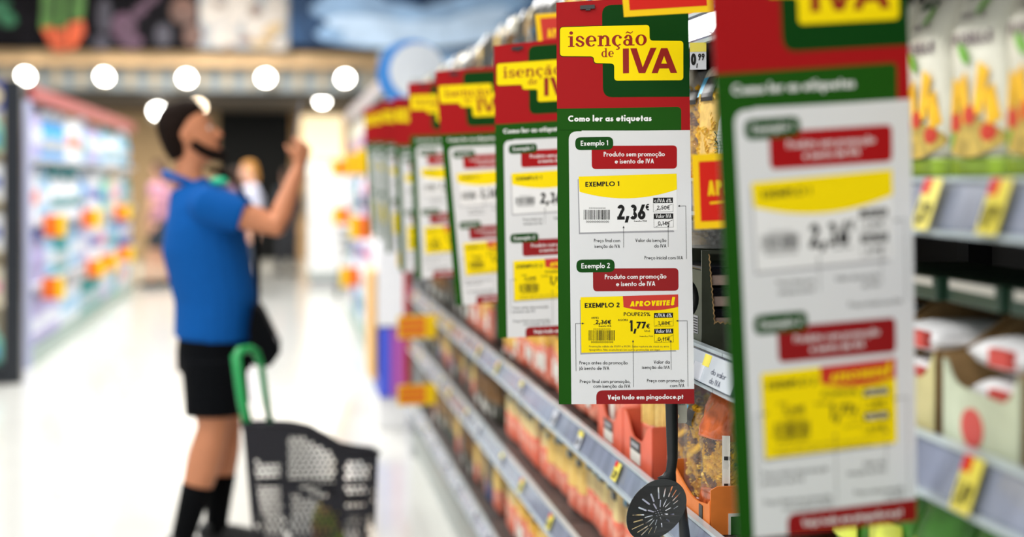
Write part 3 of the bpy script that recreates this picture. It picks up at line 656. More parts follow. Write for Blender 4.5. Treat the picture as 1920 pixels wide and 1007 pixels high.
# ------------------------------------------------------------------ products
M_coral = mat('coral_print', (238, 118, 90), .25, rgb2=(246, 190, 164), nscale=28, lo=.45, hi=.7); M_pasta = mat('pasta_yellow', (250, 206, 92), .5, noise=.12, nscale=60)
M_amber = mat('bag_inside_amber', (246, 204, 116), .4, noise=.1, nscale=60); M_filmw = mat('milky_film', (232, 226, 208), .18, noise=.12, nscale=40, bump=.6)
M_blue = mat('label_blue', (70, 170, 214), .4); M_lblack = mat('label_black', (30, 28, 26), .4); M_lwhite = mat('label_white', (236, 232, 222), .4)
M_tan = mat('tan_noodles', (250, 222, 164), .5, noise=.15, nscale=50, stretch=(1, 1, .1)); M_olive = mat('dark_olive_pack', (62, 62, 50), .3, noise=.25, nscale=30)
M_brownp = mat('whole_wheat_pasta', (128, 92, 52), .5, noise=.2, nscale=50); M_grayp = mat('grey_pack', (66, 66, 64), .3, noise=.15, nscale=20)
M_salmon = mat('salmon_print', (226, 118, 94), .25, nscale=34, rgb2=(238, 168, 142), lo=.45, hi=.7); M_card = mat('coral_card', (232, 106, 78), .45, noise=.06, nscale=20)
M_orangecard = mat('orange_card', (236, 130, 52), .5, noise=.05, nscale=30); M_clear = film_mat('clear_film', (235, 238, 238), .12)
def pillow(mb, w_, d, h, t0, t1, n=20, m=10, grow=0, seed=0, wob=.06):
    """a stretch of a pillow bag: w_ along Y, d along X, seals at both ends"""
    rs = []
    for i in range(m + 1):
        t = t0 + (t1 - t0) * i / m
        sd = min(1, (t / .09)) ** .5 if t < .09 else (max(0, (1 - t)) / .26) ** .6 if t > .74 else 1
        dd = max(.04, sd) * d / 2 + grow; ww = w_ / 2 * (1 - .08 * math.sin(PI * min(1, t * 1.1))) + grow
        ring = []
        for k in range(n):
            a = 2 * PI * k / n; c, s = math.cos(a), math.sin(a); q = .62
            nz = 1 + wob * pnoise(Vector((c * 2 + seed, s * 2, t * 7)))
            ring.append((dd * nz * math.copysign(abs(c) ** q, c), ww * nz * math.copysign(abs(s) ** q, s), t * h))
        rs.append(ring)
    mb.rings(rs)
def patch(mb, w_, d, h, t0, t1, y0, y1, seed, off=.0012, side=0):
    """label that follows the front (-X) of the bag"""
    rs = []
    for i in range(7):
        t = t0 + (t1 - t0) * i / 6; row = []
        sd = (max(0, (1 - t)) / .26) ** .6 if t > .74 else 1; dd = max(.04, sd) * d / 2
        for j in range(9):
            y = y0 + (y1 - y0) * j / 8; s = y / (w_ / 2 * .95); c = (1 - min(.98, abs(s)) ** (2 / .62)) ** (.31)
            row.append((-dd * c * (1.04) - off, y, t * h))
        rs.append(row)
    mb.rings(rs, (False, False), closed=False)
def fusillo(mb, c, dirv, L=.034, r=.0052, n=12, k3=3, turns=1.15):
    dirv = Vector(dirv).normalized(); a = Vector((0, 0, 1)) if abs(dirv.z) < .8 else Vector((1, 0, 0)); x = dirv.cross(a).normalized(); y = dirv.cross(x); c = Vector(c); rs = []
    for i in range(n + 1):
        p = c + dirv * (L * (i / n - .5)); ring = []
        for j in range(2 * k3):
            an = 2 * PI * j / (2 * k3) + i / n * 2 * PI * turns; rr = r if j % 2 == 0 else r * .42
            ring.append(p + x * rr * math.cos(an) + y * rr * math.sin(an))
        rs.append(ring)
    mb.rings(rs)
def fusilli_cloud(w_, d, h, t0, t1, count, seed, L=.034, r=.0052, n=8):
    rd = random.Random(seed); mb = MB()
    for k in range(count):
        a = rd.uniform(PI * .35, PI * 1.65); t = rd.uniform(t0, t1); cc, s = math.cos(a), math.sin(a); q = .62
        dd, ww = d / 2 - r * .7, w_ / 2 * .93 - r * .7
        fusillo(mb, (dd * math.copysign(abs(cc) ** q, cc), ww * math.copysign(abs(s) ** q, s), t * h), (rd.uniform(-.25, .25), rd.uniform(-1, 1), rd.uniform(-1, 1)), L, r, n)
    lim = w_ / 2 * .97; mb.v = [(x, max(-lim, min(lim, y)), z) for x, y, z in mb.v]
    return mb
protos = {}
def proto(name, key, build):
    r = empty(name); build(r); protos[key] = r; return r
def b_bag(mat_low, mat_top, mat_pasta, w_=.108, d=.07, h=.215, lo=.42, hi=.78, seed=1, penne=False):
    def f(r):
        mb = MB(); mb.smooth = True; pillow(mb, w_, d, h, 0, lo, seed=seed); mb.obj('printed_film', mat_low, r)
        mb = MB(); mb.smooth = True; pillow(mb, w_ * .97, d * .95, h, lo, hi, seed=seed); mb.obj('pasta_core', M_amber if mat_pasta is M_pasta else mat_pasta, r)
        o = fusilli_cloud(w_, d, h, lo + .02, hi - .01, 46, seed).obj('pasta_pieces', mat_pasta, r); o['kind'] = 'stuff'
        mb = MB(); mb.smooth = True; pillow(mb, w_, d, h, hi, 1, seed=seed, wob=.2); mb.obj('film_top', mat_top, r)
        mb = MB(); mb.cur = 0; patch(mb, w_, d, h, hi - .1, hi + .1, -w_ * .36, w_ * .05, seed); mb.cur = 1; patch(mb, w_, d, h, hi - .06, hi + .1, w_ * .06, w_ * .36, seed); mb.obj('label_print', [M_lblack, M_blue], r)
        mb = MB(); patch(mb, w_, d, h, lo * .4, lo * .8, -w_ * .3, w_ * .1, seed); mb.obj('white_label', M_lwhite, r)
    return f
proto('pasta_bag', 'coral', b_bag(M_coral, M_filmw, M_pasta, seed=1)); proto('pasta_bag', 'salmon', b_bag(M_salmon, M_filmw, M_pasta, lo=.5, seed=2))
proto('pasta_bag', 'yellow', b_bag(M_salmon, M_filmw, M_pasta, lo=.16, hi=.8, seed=3)); proto('pasta_bag', 'brown', b_bag(M_olive, M_filmw, M_brownp, lo=.3, seed=4))
def b_spag(low, noodle, top, h=.25, w_=.072, d=.045, lo=.4):
    def f(r):
        mb = MB(); mb.smooth = True; pillow(mb, w_, d, h, 0, lo, n=16, wob=.03); mb.obj('printed_film', low, r)
        mb = MB()
        for k in range(22):
            a = 2 * PI * k / 22; cc, s = math.cos(a), math.sin(a); q = .62; x, y = (d / 2 - .004) * math.copysign(abs(cc) ** q, cc), (w_ / 2 - .004) * math.copysign(abs(s) ** q, s)
            mb.tube([(x, y, lo * h), (x, y, h * .86)], .0042, 5)
        o = mb.obj('noodle_strands', noodle, r); o['kind'] = 'stuff'
        mb = MB(); mb.smooth = True; pillow(mb, w_, d, h, .86, 1, n=16, m=5); mb.obj('film_top', top, r)
        mb = MB(); mb.cur = 0; patch(mb, w_, d, h, .6, .68, -w_ * .4, 0, 0); mb.cur = 1; patch(mb, w_, d, h, .6, .68, w_ * .02, w_ * .4, 0); mb.obj('label_print', [M_lblack, M_blue], r)
    return f
proto('spaghetti_pack', 'spag', b_spag(M_coral, M_tan, M_filmw)); proto('spaghetti_pack', 'spagsal', b_spag(M_salmon, mat('spaghetti_gold', (250, 214, 128), .4, noise=.08, nscale=60), M_filmw, lo=.3))
proto('dark_noodle_pack', 'dark', b_spag(M_olive, mat('dark_strands', (70, 66, 54), .4, noise=.3, nscale=40), M_grayp)); proto('dark_noodle_pack', 'darktan', b_spag(mat('green_pack', (44, 70, 56), .35), mat('wheat_strands', (180, 150, 104), .4, noise=.2, nscale=40), M_tan, lo=.25))
proto('grey_noodle_pack', 'grey', b_spag(mat('blue_pack', (60, 84, 128), .35), mat('grey_strands', (110, 108, 104), .4), M_grayp, lo=.3))
def b_tray(card):
    def f(r):
        W_, D, Hf, Hb, t = .235, .30, .085, .15, .003
        mb = MB(); mb.box((0, -W_ / 2, 0), (D, W_ / 2, t)); mb.obj('tray_floor', card, r)
        top = roundpoly([(-W_ / 2, 0), (W_ / 2, 0), (W_ / 2, Hf + .02), (W_ / 2 - .03, Hf + .015), (.04, Hf - .025), (-.04, Hf - .025), (-W_ / 2 + .03, Hf + .015), (-W_ / 2, Hf + .02)], [0, 0, .004, .02, .02, .02, .02, .004])
        me = cutout(top, [], t); 
        for v in me.vertices: x, y, z = v.co; v.co = (z, x, y)
        me.materials.append(card); link('tray_front', me, r)
        for s in (-1, 1):
            side = [(0, 0), (D, 0), (D, Hb), (D * .45, Hb), (.03, Hf + .02), (0, Hf + .02)]
            me = cutout(side, [], t)
            for v in me.vertices: x, y, z = v.co; v.co = (x, s * (W_ / 2) + z, y)
            me.materials.append(card); link('tray_side', me, r)
        mb = MB(); mb.box((-.0035, -.03, .012), (-.002, .05, .058)); mb.cur = 1; mb.box((-.004, -.03, .036), (-.0025, .05, .058)); mb.cur = 2; mb.box((-.0045, -.02, .043), (-.0035, .04, .052)); mb.obj('tray_label', [M_lwhite, M_lblack, M_lgray], r)
    return f
proto('display_tray', 'tray', b_tray(M_card)); proto('display_tray', 'otray', b_tray(M_orangecard))
HK_ = {'coral': .215, 'salmon': .215, 'yellow': .215, 'brown': .215, 'spag': .25, 'spagsal': .25, 'dark': .25, 'darktan': .25, 'grey': .25}
used = set()
def put(key, loc, rz, label, cat, group, scale=None):
    r = protos[key]
    if key not in used:
        used.add(key); r.location = loc; r.rotation_euler = (0, 0, rz); tag(r, label, cat, group)
        if scale: r.scale = scale
        return r
    o = copy_tree(r, loc, rz, label, group, scale or (1, 1, 1)); o['category'] = cat; return o
SHN = ['lowest shelf', 'second shelf up', 'third shelf up', 'fourth shelf up', 'fifth shelf up', 'top shelf']
KN = {'coral': 'coral and yellow pasta bag', 'salmon': 'salmon pink pasta bag with yellow window', 'yellow': 'clear bag of yellow fusilli', 'brown': 'dark bag of brown wholewheat pasta', 'spag': 'tall spaghetti pack with coral foot',
      'spagsal': 'tall golden spaghetti pack with pink foot', 'dark': 'dark olive noodle pack', 'darktan': 'green and tan noodle pack', 'grey': 'blue and grey noodle pack', 'tray': 'coral cardboard display tray', 'otray': 'orange cardboard display tray'}
def lab(key, sh, y): 
    return '%s on the %s' % (KN[key], SHN[sh])
ZT = [z + .009 for z in RZ]
# clear zone kept for the individually built goods between the two nearest signs
def hero(sh, y): return 1.95 < y < (2.70 if sh == 2 else 2.60) and sh in (2, 3, 4)
rd = random.Random(11)
for sh in range(6):
    y = YA + .1
    while y < YB - .15:
        if sh in (2, 3, 4, 5) and y < 1.98:
            if sh >= 4 or sh == 3 or True: y += .1; continue
        if y < 1.0: y += .1; continue
        if hero(sh, y): y += .06; continue
        bayedge = ((y - YA) % BW)
        if sh == 5:
            key = rd.choice(['spagsal', 'spagsal', 'yellow']) if y < 3.75 else rd.choice(['dark', 'dark', 'grey', 'darktan', 'dark', 'brown'])
            if y > 4.6 and rd.random() < .2: key = 'spagsal'
        elif y < 4.75:
            key = {4: ['yellow', 'coral'], 3: ['coral', 'salmon', 'yellow'], 2: ['coral', 'yellow', 'coral', 'salmon'], 1: ['spag', 'spagsal', 'spag'], 0: ['salmon', 'spag', 'coral', 'yellow']}[sh]
            key = key[int(y / .5) % len(key)] if isinstance(key, list) else key
        elif y < 4.95: y += .1; continue
        else:
            key = rd.choice(['dark', 'darktan', 'grey', 'brown', 'dark'] if sh > 1 else ['darktan', 'dark', 'spagsal', 'brown', 'grey'])
            if 5.0 < y < 5.6 and sh in (2, 3): key = rd.choice(['salmon', 'spagsal'])
        wd = .118 if key in ('coral', 'salmon', 'yellow', 'brown') else .08
        xf = .764 + rd.uniform(-.006, .012)
        hs = {4: .98, 5: 1.22, 3: 1.02, 2: 1.05, 1: .98, 0: 1.1}[sh] * rd.uniform(.95, 1.03)
        hs = [.299, .254, .274, .256, .257, .30][sh] * rd.uniform(.88, .965) / HK_[key]
        if sh == 2 and y < 3.2:
            key = ['spagsal', 'yellow', 'spagsal', 'coral'][int(y * 4) % 4]
            yc = y + .118
            hs = .262 / HK_[key]
            trk = put('tray', (.712, yc, ZT[sh]), 0, lab('tray', sh, y), 'tray', 'coral display trays on the %s' % SHN[sh])
            for dy in (-.056, .056):
                put(key, (.762, yc + dy, ZT[sh] + .004), rd.uniform(-.12, .12), lab(key, sh, y), 'pasta', 'pasta on the %s' % SHN[sh], (1, .95, hs))
            y += .245; continue
        put(key, (xf, y + wd / 2, ZT[sh]), rd.uniform(-.1, .1), lab(key, sh, y), 'pasta', 'pasta on the %s' % SHN[sh], (1, 1, hs))
        y += wd + rd.uniform(-.004, .006)
# base deck
y = 1.3
while y < YB - .15:
    key = rd.choice(['spagsal', 'salmon']) if y < 4.7 else rd.choice(['darktan', 'dark', 'spagsal']); wd = .115 if key == 'salmon' else .08
    o = put(key, (.765, y + wd / 2, .126), rd.uniform(-.1, .1), KN[key] + ' on the bottom deck', 'pasta', 'packs on the bottom deck', (1, 1, .15 / HK_[key]))
    y += wd

# ------------------------------------------------------------------ price tags in the rails
M_tagy = mat('tag_yellow', (228, 214, 84), .4); M_tagw = mat('tag_white', (206, 210, 220), .4)
def price_tag(loc, w_, h_, kind, label, group, tilt=-.4, rz=0, price=None):
    r = empty('price_tag', loc, rz, label, 'price tag', group)
    mb = MB(); mb.box((-.0008, -w_ / 2, -h_), (0, w_ / 2, 0)); o = mb.obj('card', M_tagw if kind != 'y' else M_tagy, r)
    if kind == 'wy':
        mb = MB(); mb.box((-.0012, -w_ / 2, -h_ * .34), (-.0005, w_ / 2, 0)); mb.obj('yellow_header', M_tagy, r)
    if kind == 'y':
        mb = MB(); mb.box((-.0012, w_ * .05, -h_ * .3), (-.0005, w_ / 2, 0)); mb.obj('red_corner', M_flag, r)
    PS = -1
    A = Art(); A.text(price or rd.choice(['0,99', '1,29', '0,79', '1,49']), -w_ * .4, w_ * .35, h_ * .85, h_ * .38, .2, layer=1)
    if price == '0,99':
        A = Art(); A.text('0', -w_ * .44, -w_ * .12, h_ * .84, h_ * .44, .24, layer=1); A.text(',', -w_ * .1, -w_ * .02, h_ * .86, h_ * .4, .2, layer=1); A.text('99', w_ * .0, w_ * .4, h_ * .66, h_ * .25, .2, layer=1)
    me = A.build(lambda x, y, l: Vector((-.0013 - l * .0001, x * PS, -y))); link('price_print', me, r, M_black)
    for c in r.children: c.rotation_euler = (0, tilt, 0)
    return r
k = 0
for sh, z in enumerate(RZ):
    y = 2.0 + (sh % 3) * .07
    while y < YB:
        if (sh in (3,) and 1.98 < y < 2.5) or (sh > 3 and 1.7 < y < 2.5): y += .2; continue
        kd = rd.choice(['wy', 'w', 'y'])
        big = y < 1.98
        price_tag((RX - .004, y, z + (.028 if big else .02)), .045, .06 if big else .038, kd, '%s price tag in the rail of the %s' % ({'wy': 'white and yellow', 'w': 'small white', 'y': 'yellow'}[kd], SHN[sh]), 'price tags in the pasta rails', .38)
        y += rd.uniform(.3, .55)

for sh, ys in ((4, (1.42, 1.275, 1.13, .98)), (3, (1.33, 1.06)), (5, (1.6,))):
    for y in ys: price_tag((RX - .006, y, RZ[sh] + .026), .04, .056, 'y', 'large pale yellow price tag with red corner, rail of the %s' % SHN[sh], 'large price tags near the camera', .33)
# ------------------------------------------------------------------ promotional flags clipped into the rails
def flag(q, label, cat='flag', word='APROVEITE!', base=None, edge=None, ink=None, group='small promotional flags in the rails', armx=.666):
    TL, TR, BR, BL = q; nrm = (BL - TL).cross(TR - TL).normalized()
    if nrm.y > 0: nrm = -nrm
    root = empty('promotion_flag', TL.copy(), 0, label, cat, group)
    def fn(s, t, l): return TL * (1 - s) * (1 - t) + TR * s * (1 - t) + BR * s * t + BL * (1 - s) * t + nrm * l * .0004 - TL
    mb = MB(); mb.rings([[fn(0, 0, k), fn(1, 0, k), fn(1, 1, k), fn(0, 1, k)] for k in (-1, 1)]); mb.obj('card', edge or M_fyel, root)
    A = Art(); A.poly([(.07, .1), (.93, .1), (.93, .9), (.07, .9)], 2); link('red_field' if not base else 'orange_field', A.build(fn), root, base or M_flag)
    A = Art()
    if word: A.text(word, .15, .85, .56, .2, .26, layer=3); A.line([(.17, .66), (.8, .62)], .03, 3)
    else:
        A.quad([(.72, .02), (.98, .02), (.98, .98), (.72, .98)], 3); A.line([(.1, .34), (.66, .33)], .05, 3); A.line([(.1, .62), (.66, .61)], .05, 3)
    link('lettering' if word else 'yellow_print', A.build(fn), root, ink or M_fyel)
    mb = MB(); e = fn(1, .5, -2); a1 = Vector((armx, (e + TL).y + .004, (e + TL).z)) - TL
    mb.box((e.x - .012, e.y, e.z - .006), (max(a1.x, e.x + .004), e.y + .004, e.z + .006)); mb.obj('clip', M_blackpl, root)
flag(quadw([(1003, 27), (1125, 18), (1137, 98), (1012, 108)], [3.2] * 4), 'red promotional flag with yellow border, left of the sharp sign at its top', base=M_prom)
flag(quadw([(1160, -88), (1330, -100), (1338, 22), (1170, 32)], [2.15] * 4), 'red promotional flag with yellow border covering the top right corner of the sharp sign')
flag(quadw([(1297, 290), (1475, 280), (1482, 422), (1302, 430)], [1.95] * 4), 'red promotional flag with yellow border between the two nearest signs')
for (v0, v1, l) in ((457, 500, 'orange flag clipped before the red end post, upper of the three'), (592, 636, 'orange flag clipped before the red end post, middle of the three'), (722, 761, 'orange flag clipped before the red end post, lowest of the three')):
    flag(quadw([(745, v0), (818, v0 - 3), (818, v1 - 3), (745, v1)], [6.25] * 4), l, base=M_orange, word=None, group='orange flags before the end post', ink=M_fyel)

# ------------------------------------------------------------------ black slotted turner hanging before the rail
ZS = 2.385
def sp_(x, y, dz=0): q = P(1150 + x / 6.41, 850 + y / 6.41, ZS); return Vector((q.x, q.y + dz, q.z))
SPO = P(1258, 640, ZS); SPU = empty('slotted_turner', SPO, 0, 'black plastic slotted kitchen turner hanging head down below the sharp sign', 'kitchen utensil')
hc = (500, 672); ang = math.atan2(-650, 590)
def oval(n=48):
    out = []
    for k in range(n):
        t = 2 * PI * k / n; a, b = 415, 300; x = a * math.cos(t); y = b * math.sin(t) * (1 + .06 * math.cos(t))
        out.append((hc[0] + x * math.cos(ang) - y * math.sin(ang), hc[1] + x * math.sin(ang) + y * math.cos(ang)))
    return out
slots = [(535, 410, 545, 540, 20), (620, 415, 603, 520, 18), (697, 395, 660, 515, 18), (745, 435, 700, 520, 14), (790, 470, 710, 565, 14), (780, 550, 715, 606, 12), (770, 628, 722, 662, 12),
         (350, 550, 430, 610, 22), (450, 490, 485, 575, 22), (305, 650, 390, 685, 22), (230, 738, 360, 738, 20), (240, 820, 345, 795, 18), (215, 903, 355, 845, 14), (282, 940, 405, 870, 14), (325, 972, 415, 895, 12), (415, 955, 460, 887, 12), (485, 945, 515, 875, 12),
         (565, 562, 562, 640, 16), (635, 555, 600, 635, 14), (678, 585, 622, 645, 12), (685, 652, 628, 686, 14), (485, 610, 515, 662, 20), (420, 685, 480, 703, 20), (380, 770, 465, 747, 16), (385, 835, 468, 784, 12), (430, 865, 488, 800, 12), (500, 855, 522, 800, 12),
         (612, 730, 648, 730, 18), (687, 730, 720, 728, 18), (642, 792, 663, 812, 22), (562, 768, 572, 795, 12), (575, 840, 579, 880, 16)]
holes = []
for x0, y0, x1, y1, w_ in slots:
    a = math.atan2(y1 - y0, x1 - x0); r = w_ * .6
    holes.append([(x0 + r * math.cos(a + PI / 2 + PI * k / 5), y0 + r * math.sin(a + PI / 2 + PI * k / 5)) for k in range(6)] + [(x1 + r * math.cos(a - PI / 2 + PI * k / 5), y1 + r * math.sin(a - PI / 2 + PI * k / 5)) for k in range(6)])
for i in (-1, 0, 1):
    for j in (-1, 0, 1):
        cx, cy = 541 + i * 30 + j * 10, 715 + j * 27 - i * 8; holes.append([(cx + 9.5 * math.cos(t), cy + 9.5 * math.sin(t)) for t in [2 * PI * k / 8 for k in range(8)]])
sc_ = .001
me = cutout([(x * sc_, -y * sc_) for x, y in oval()], [[(x * sc_, -y * sc_) for x, y in h] for h in holes], .012, .003)
for v in me.vertices:
    x, y, dz = v.co.x / sc_, -v.co.y / sc_, v.co.z
    rr = ((x - hc[0]) ** 2 + (y - hc[1]) ** 2) / 400 ** 2
    v.co = sp_(x, y, -dz * .14 - .007 * rr) - SPO
M_nylon = mat('black_nylon', (34, 37, 38), .33); me.materials.append(M_nylon); link('slotted_head', me, SPU)
mb = MB(); mb.smooth = True
def q_(u, v, dy=0): a = P(u, v, ZS); return (a.x - SPO.x, a.y + dy - SPO.y, a.z - SPO.z)
mb.tube([q_(1249, 905, -.004), q_(1254, 896, -.002), q_(1258, 884), q_(1261, 860), q_(1260, 800), q_(1259, 745), q_(1258, 690), q_(1258, 655)], [(.019, .0022), (.013, .003), (.0085, .004), (.0088, .0045), (.0102, .005), (.0106, .005), (.009, .005), (.006, .004)], 14, up=(1, 0, 0))
mb.obj('handle', M_nylon, SPU)
mb = MB(); mb.smooth = True; ringp = [q_(1258 + 9 * math.cos(t), 645 + 9 * math.sin(t)) for t in [2 * PI * k / 16 for k in range(17)]]; mb.tube(ringp, .0025, 6); mb.obj('hanging_ring', M_nylon, SPU)
me = cutout(roundpoly([(0, 0), (.03, 0), (.03, .062), (0, .062)], .004), [[(.013 + .004 * math.cos(t), .012 + .004 * math.sin(t)) for t in [2 * PI * k / 12 for k in range(12)]]], .0006)
b_ = q_(1258, 796, .009)
for v in me.vertices: v.co = (b_[0] + v.co.x, b_[1] + v.co.z, b_[2] + v.co.y)
me.materials.append(mat('tag_card', (226, 224, 208), .5)); t_ = link('hang_tag', me, SPU); t_['label'] = 'white card hang tag with barcode'
A = Art()
for k in range(9): A.quad([(.012 + k * .0017, .03), (.0128 + k * .0017, .03), (.0128 + k * .0017, .045), (.012 + k * .0017, .045)], 1)
link('barcode', A.build(lambda x, y, l: Vector((b_[0] + x, b_[1] - .0006, b_[2] + y))), t_, M_black)
# the hook strip and the next utensil under it
U2 = empty('hanging_ladle', P(1281, 935, 2.40), 0, 'black plastic utensil handle hanging behind the slotted turner', 'kitchen utensil')
o2 = U2.location
def r_2(u, v, dy=0): a = P(u, v, 2.40); return (a.x - o2.x, a.y + dy - o2.y, a.z - o2.z)
mb = MB(); mb.smooth = True; mb.tube([r_2(1277, 925), r_2(1279, 950), r_2(1282, 985), r_2(1286, 1030), r_2(1290, 1100), r_2(1291, 1180)], [(.006, .003), (.0075, .004), (.0085, .004), (.0105, .0045), (.008, .004), (.006, .004)], 12, up=(1, 0, 0)); mb.obj('handle', M_nylon, U2)
mb = MB(); mb.smooth = True; mb.rings([[(r_2(1291, 1180)[0] + r * math.cos(2 * PI * k / 18), r_2(1291, 1180)[1] + .0 + z, r_2(1291, 1180)[2] - .038 + r * math.sin(2 * PI * k / 18)) for k in range(18)] for r, z in ((.04, 0), (.037, .012), (.025, .022), (.008, .026))], (False, True)); mb.obj('ladle_bowl', M_nylon, U2)
HK = empty('hook_strip', (.662, 2.30, 1.185), 0, 'black merchandising strip with hooks clipped under the price rail', 'hook strip')
mb = MB(); mb.box((-.012, 0, -.035), (.0, .004, .0)); mb.obj('strip', M_blackpl, HK)
mb = MB()
for z, ty in ((0.0, .02),): mb.tube([(0, 0, z - .002), (-.03, -.005, z - .004), (-.06, -.01, z - .006), (-.066, -.011, z + .004)], .0015, 6)
mb.obj('hook', M_blackpl, HK)
# ladle bowl edge seen beside the sharp sign
L3 = empty('hanging_spoon', P(1282, 560, 2.40), 0, 'black round spoon partly hidden behind the right edge of the sharp sign', 'kitchen utensil')
mb = MB(); mb.smooth = True; mb.rings([[(r * math.cos(2 * PI * k / 24), z, r * math.sin(2 * PI * k / 24) * 1.35) for k in range(24)] for r, z in ((.026, .0), (.025, -.004), (.016, .002), (.004, .004))], (False, True)); mb.obj('spoon_bowl', M_nylon, L3)
mb = MB(); mb.tube([(0, 0, .03), (0, .004, .09), (0, .004, .16)], [(.004, .002), (.006, .003), (.005, .003)], 10, up=(1, 0, 0)); mb.obj('handle', M_nylon, L3)

# ------------------------------------------------------------------ goods between the two nearest signs (in focus)
def tray2(card, W_, D, Hf, Hb):
    def f(r):
        t = .003; mb = MB(); mb.box((0, -W_ / 2, 0), (D, W_ / 2, t)); mb.obj('tray_floor', card, r)
        top = roundpoly([(-W_ / 2, 0), (W_ / 2, 0), (W_ / 2, Hf + .012), (.05, Hf - .012), (-.03, Hf - .03), (-W_ / 2 + .012, Hf - .02), (-W_ / 2, Hf - .01)], [0, 0, .004, .03, .03, .02, .004])
        me = cutout(top, [], t)
        for v in me.vertices: x, y, z = v.co; v.co = (z, x, y)
        me.materials.append(card); link('tray_front', me, r)
        for s in (-1, 1):
            me = cutout([(0, 0), (D, 0), (D, Hb), (.012, Hf + .012), (0, Hf + .006)], [], t)
            for v in me.vertices: x, y, z = v.co; v.co = (x, s * W_ / 2 + z, y)
            me.materials.append(card); link('tray_side', me, r)
        mb = MB(); mb.box((.03, -W_ / 2 - .003, .0), (.07, -W_ / 2 - .0016, .035)); mb.cur = 1; mb.box((.034, -W_ / 2 - .0036, .0), (.066, -W_ / 2 - .0026, .03)); mb.obj('tray_label', [M_lwhite, M_green], r)
        mb = MB(); mb.box((-.003, -W_ * .34, .018), (-.0016, -W_ * .26, .04)); mb.obj('printed_mark', M_lblack, r)
    return f
proto('display_tray', 'hero', tray2(M_orangecard, .24, .28, .068, .078))
put('hero', (.698, 2.412, ZT[2]), 0, 'bright orange cardboard display tray holding fusilli bags, between the two nearest signs', 'tray', None)
M_of = mat('orange_film', (214, 104, 48), .16, noise=.2, nscale=30, bump=.8); M_rust = mat('rust_film', (190, 96, 52), .2, noise=.3, nscale=60, bump=.6)
M_f1 = mat('fusilli_yellow', (248, 200, 56), .45, noise=.15, nscale=90); M_f2 = mat('fusilli_brown', (140, 92, 46), .5, noise=.2, nscale=90); M_f3 = mat('fusilli_red', (176, 84, 62), .45, noise=.15, nscale=90)
def b_hero(low, top, w_=.112, d=.07, h=.215, lo=.26, hi=.68, seed=5, toplab=False, clear=True):
    def f(r):
        mb = MB(); mb.smooth = True; pillow(mb, w_, d, h, 0, lo, seed=seed, n=28); mb.obj('printed_film', low, r)
        mb = MB(); mb.smooth = True; pillow(mb, w_ * .7, d * .52, h, lo, hi, seed=seed); mb.obj('pasta_core', mat('core_brown', (150, 104, 52), .6, noise=.3, nscale=50), r)
        rr = random.Random(seed)
        for nm, m, cnt in (('yellow_fusilli', M_f1, 96), ('brown_fusilli', M_f2, 24)):
            mb = MB(); mb.smooth = False
            for k in range(cnt):
                a = rr.uniform(0, 2 * PI); t = rr.uniform(lo, hi); cc, s = math.cos(a), math.sin(a); q = .62
                lay = rr.choice((1, 1, .8)); dd, ww = (d / 2 * .97 - .0095) * lay, (w_ / 2 * .95 - .0075) * lay
                fusillo(mb, (dd * math.copysign(abs(cc) ** q, cc), ww * math.copysign(abs(s) ** q, s), t * h), (lambda v: (-s * v * .5, cc * v, rr.uniform(-1, 1)))(rr.uniform(-1, 1)), .040, .0068, 24, 3, 2.1)
            o = mb.obj(nm, m, r); o['kind'] = 'stuff'
        mb = MB(); mb.smooth = True; pillow(mb, w_, d, h, lo - .01, hi + .01, n=28, m=14, grow=.0015, seed=seed, wob=.1); mb.obj('clear_film', M_clear, r)
        mb = MB(); mb.smooth = True; pillow(mb, w_, d, h, hi, 1, n=36, m=16, seed=seed, wob=.28); mb.obj('film_top', top, r)
        if toplab: mb = MB(); patch(mb, w_, d, h, hi - .1, hi + .02, -w_ * .34, 0, seed, off=.004); mb.cur = 1; patch(mb, w_, d, h, hi - .09, hi + .04, .004, w_ * .36, seed, off=.004); mb.obj('label_print', [M_lblack, M_blue], r); return
        mb = MB(); patch(mb, w_, d, h, lo * .5, hi + .05, -w_ * .5, -w_ * .42, seed, off=.005); mb.cur = 1
        for k in (0, 1, 4): patch(mb, w_, d, h, lo + k * .07, lo + .03 + k * .07, -w_ * .48, -w_ * .44, seed, off=.0056)
        mb.obj('printed_stripe', [M_lwhite, M_lblack], r)
    return f
proto('fusilli_bag', 'h1', b_hero(M_rust, M_of, seed=5)); proto('fusilli_bag', 'h2', b_hero(M_rust, M_clear, lo=.12, hi=.8, seed=9, toplab=True))
put('h1', (.746, 2.358, ZT[2] + .004), .15, 'fusilli bag with folded orange film top in the bright orange tray', 'pasta', None)
put('h2', (.746, 2.474, ZT[2] + .004), -.05, 'clear bag of yellow fusilli behind the one with the orange top', 'pasta', None)
put('h2', (.765, 2.645, ZT[2] + .004), .1, 'clear fusilli bag just right below the sharp sign, behind the turner', 'pasta', None)
put('yellow', (.752, 2.40, ZT[4]), .05, 'clear fusilli bag on the fifth shelf under the 0.99 tag', 'pasta', None)
put('h2', (.765, 2.53, ZT[4]), .05, 'clear fusilli bag on the fifth shelf hidden mostly behind the sharp sign', 'pasta', None)
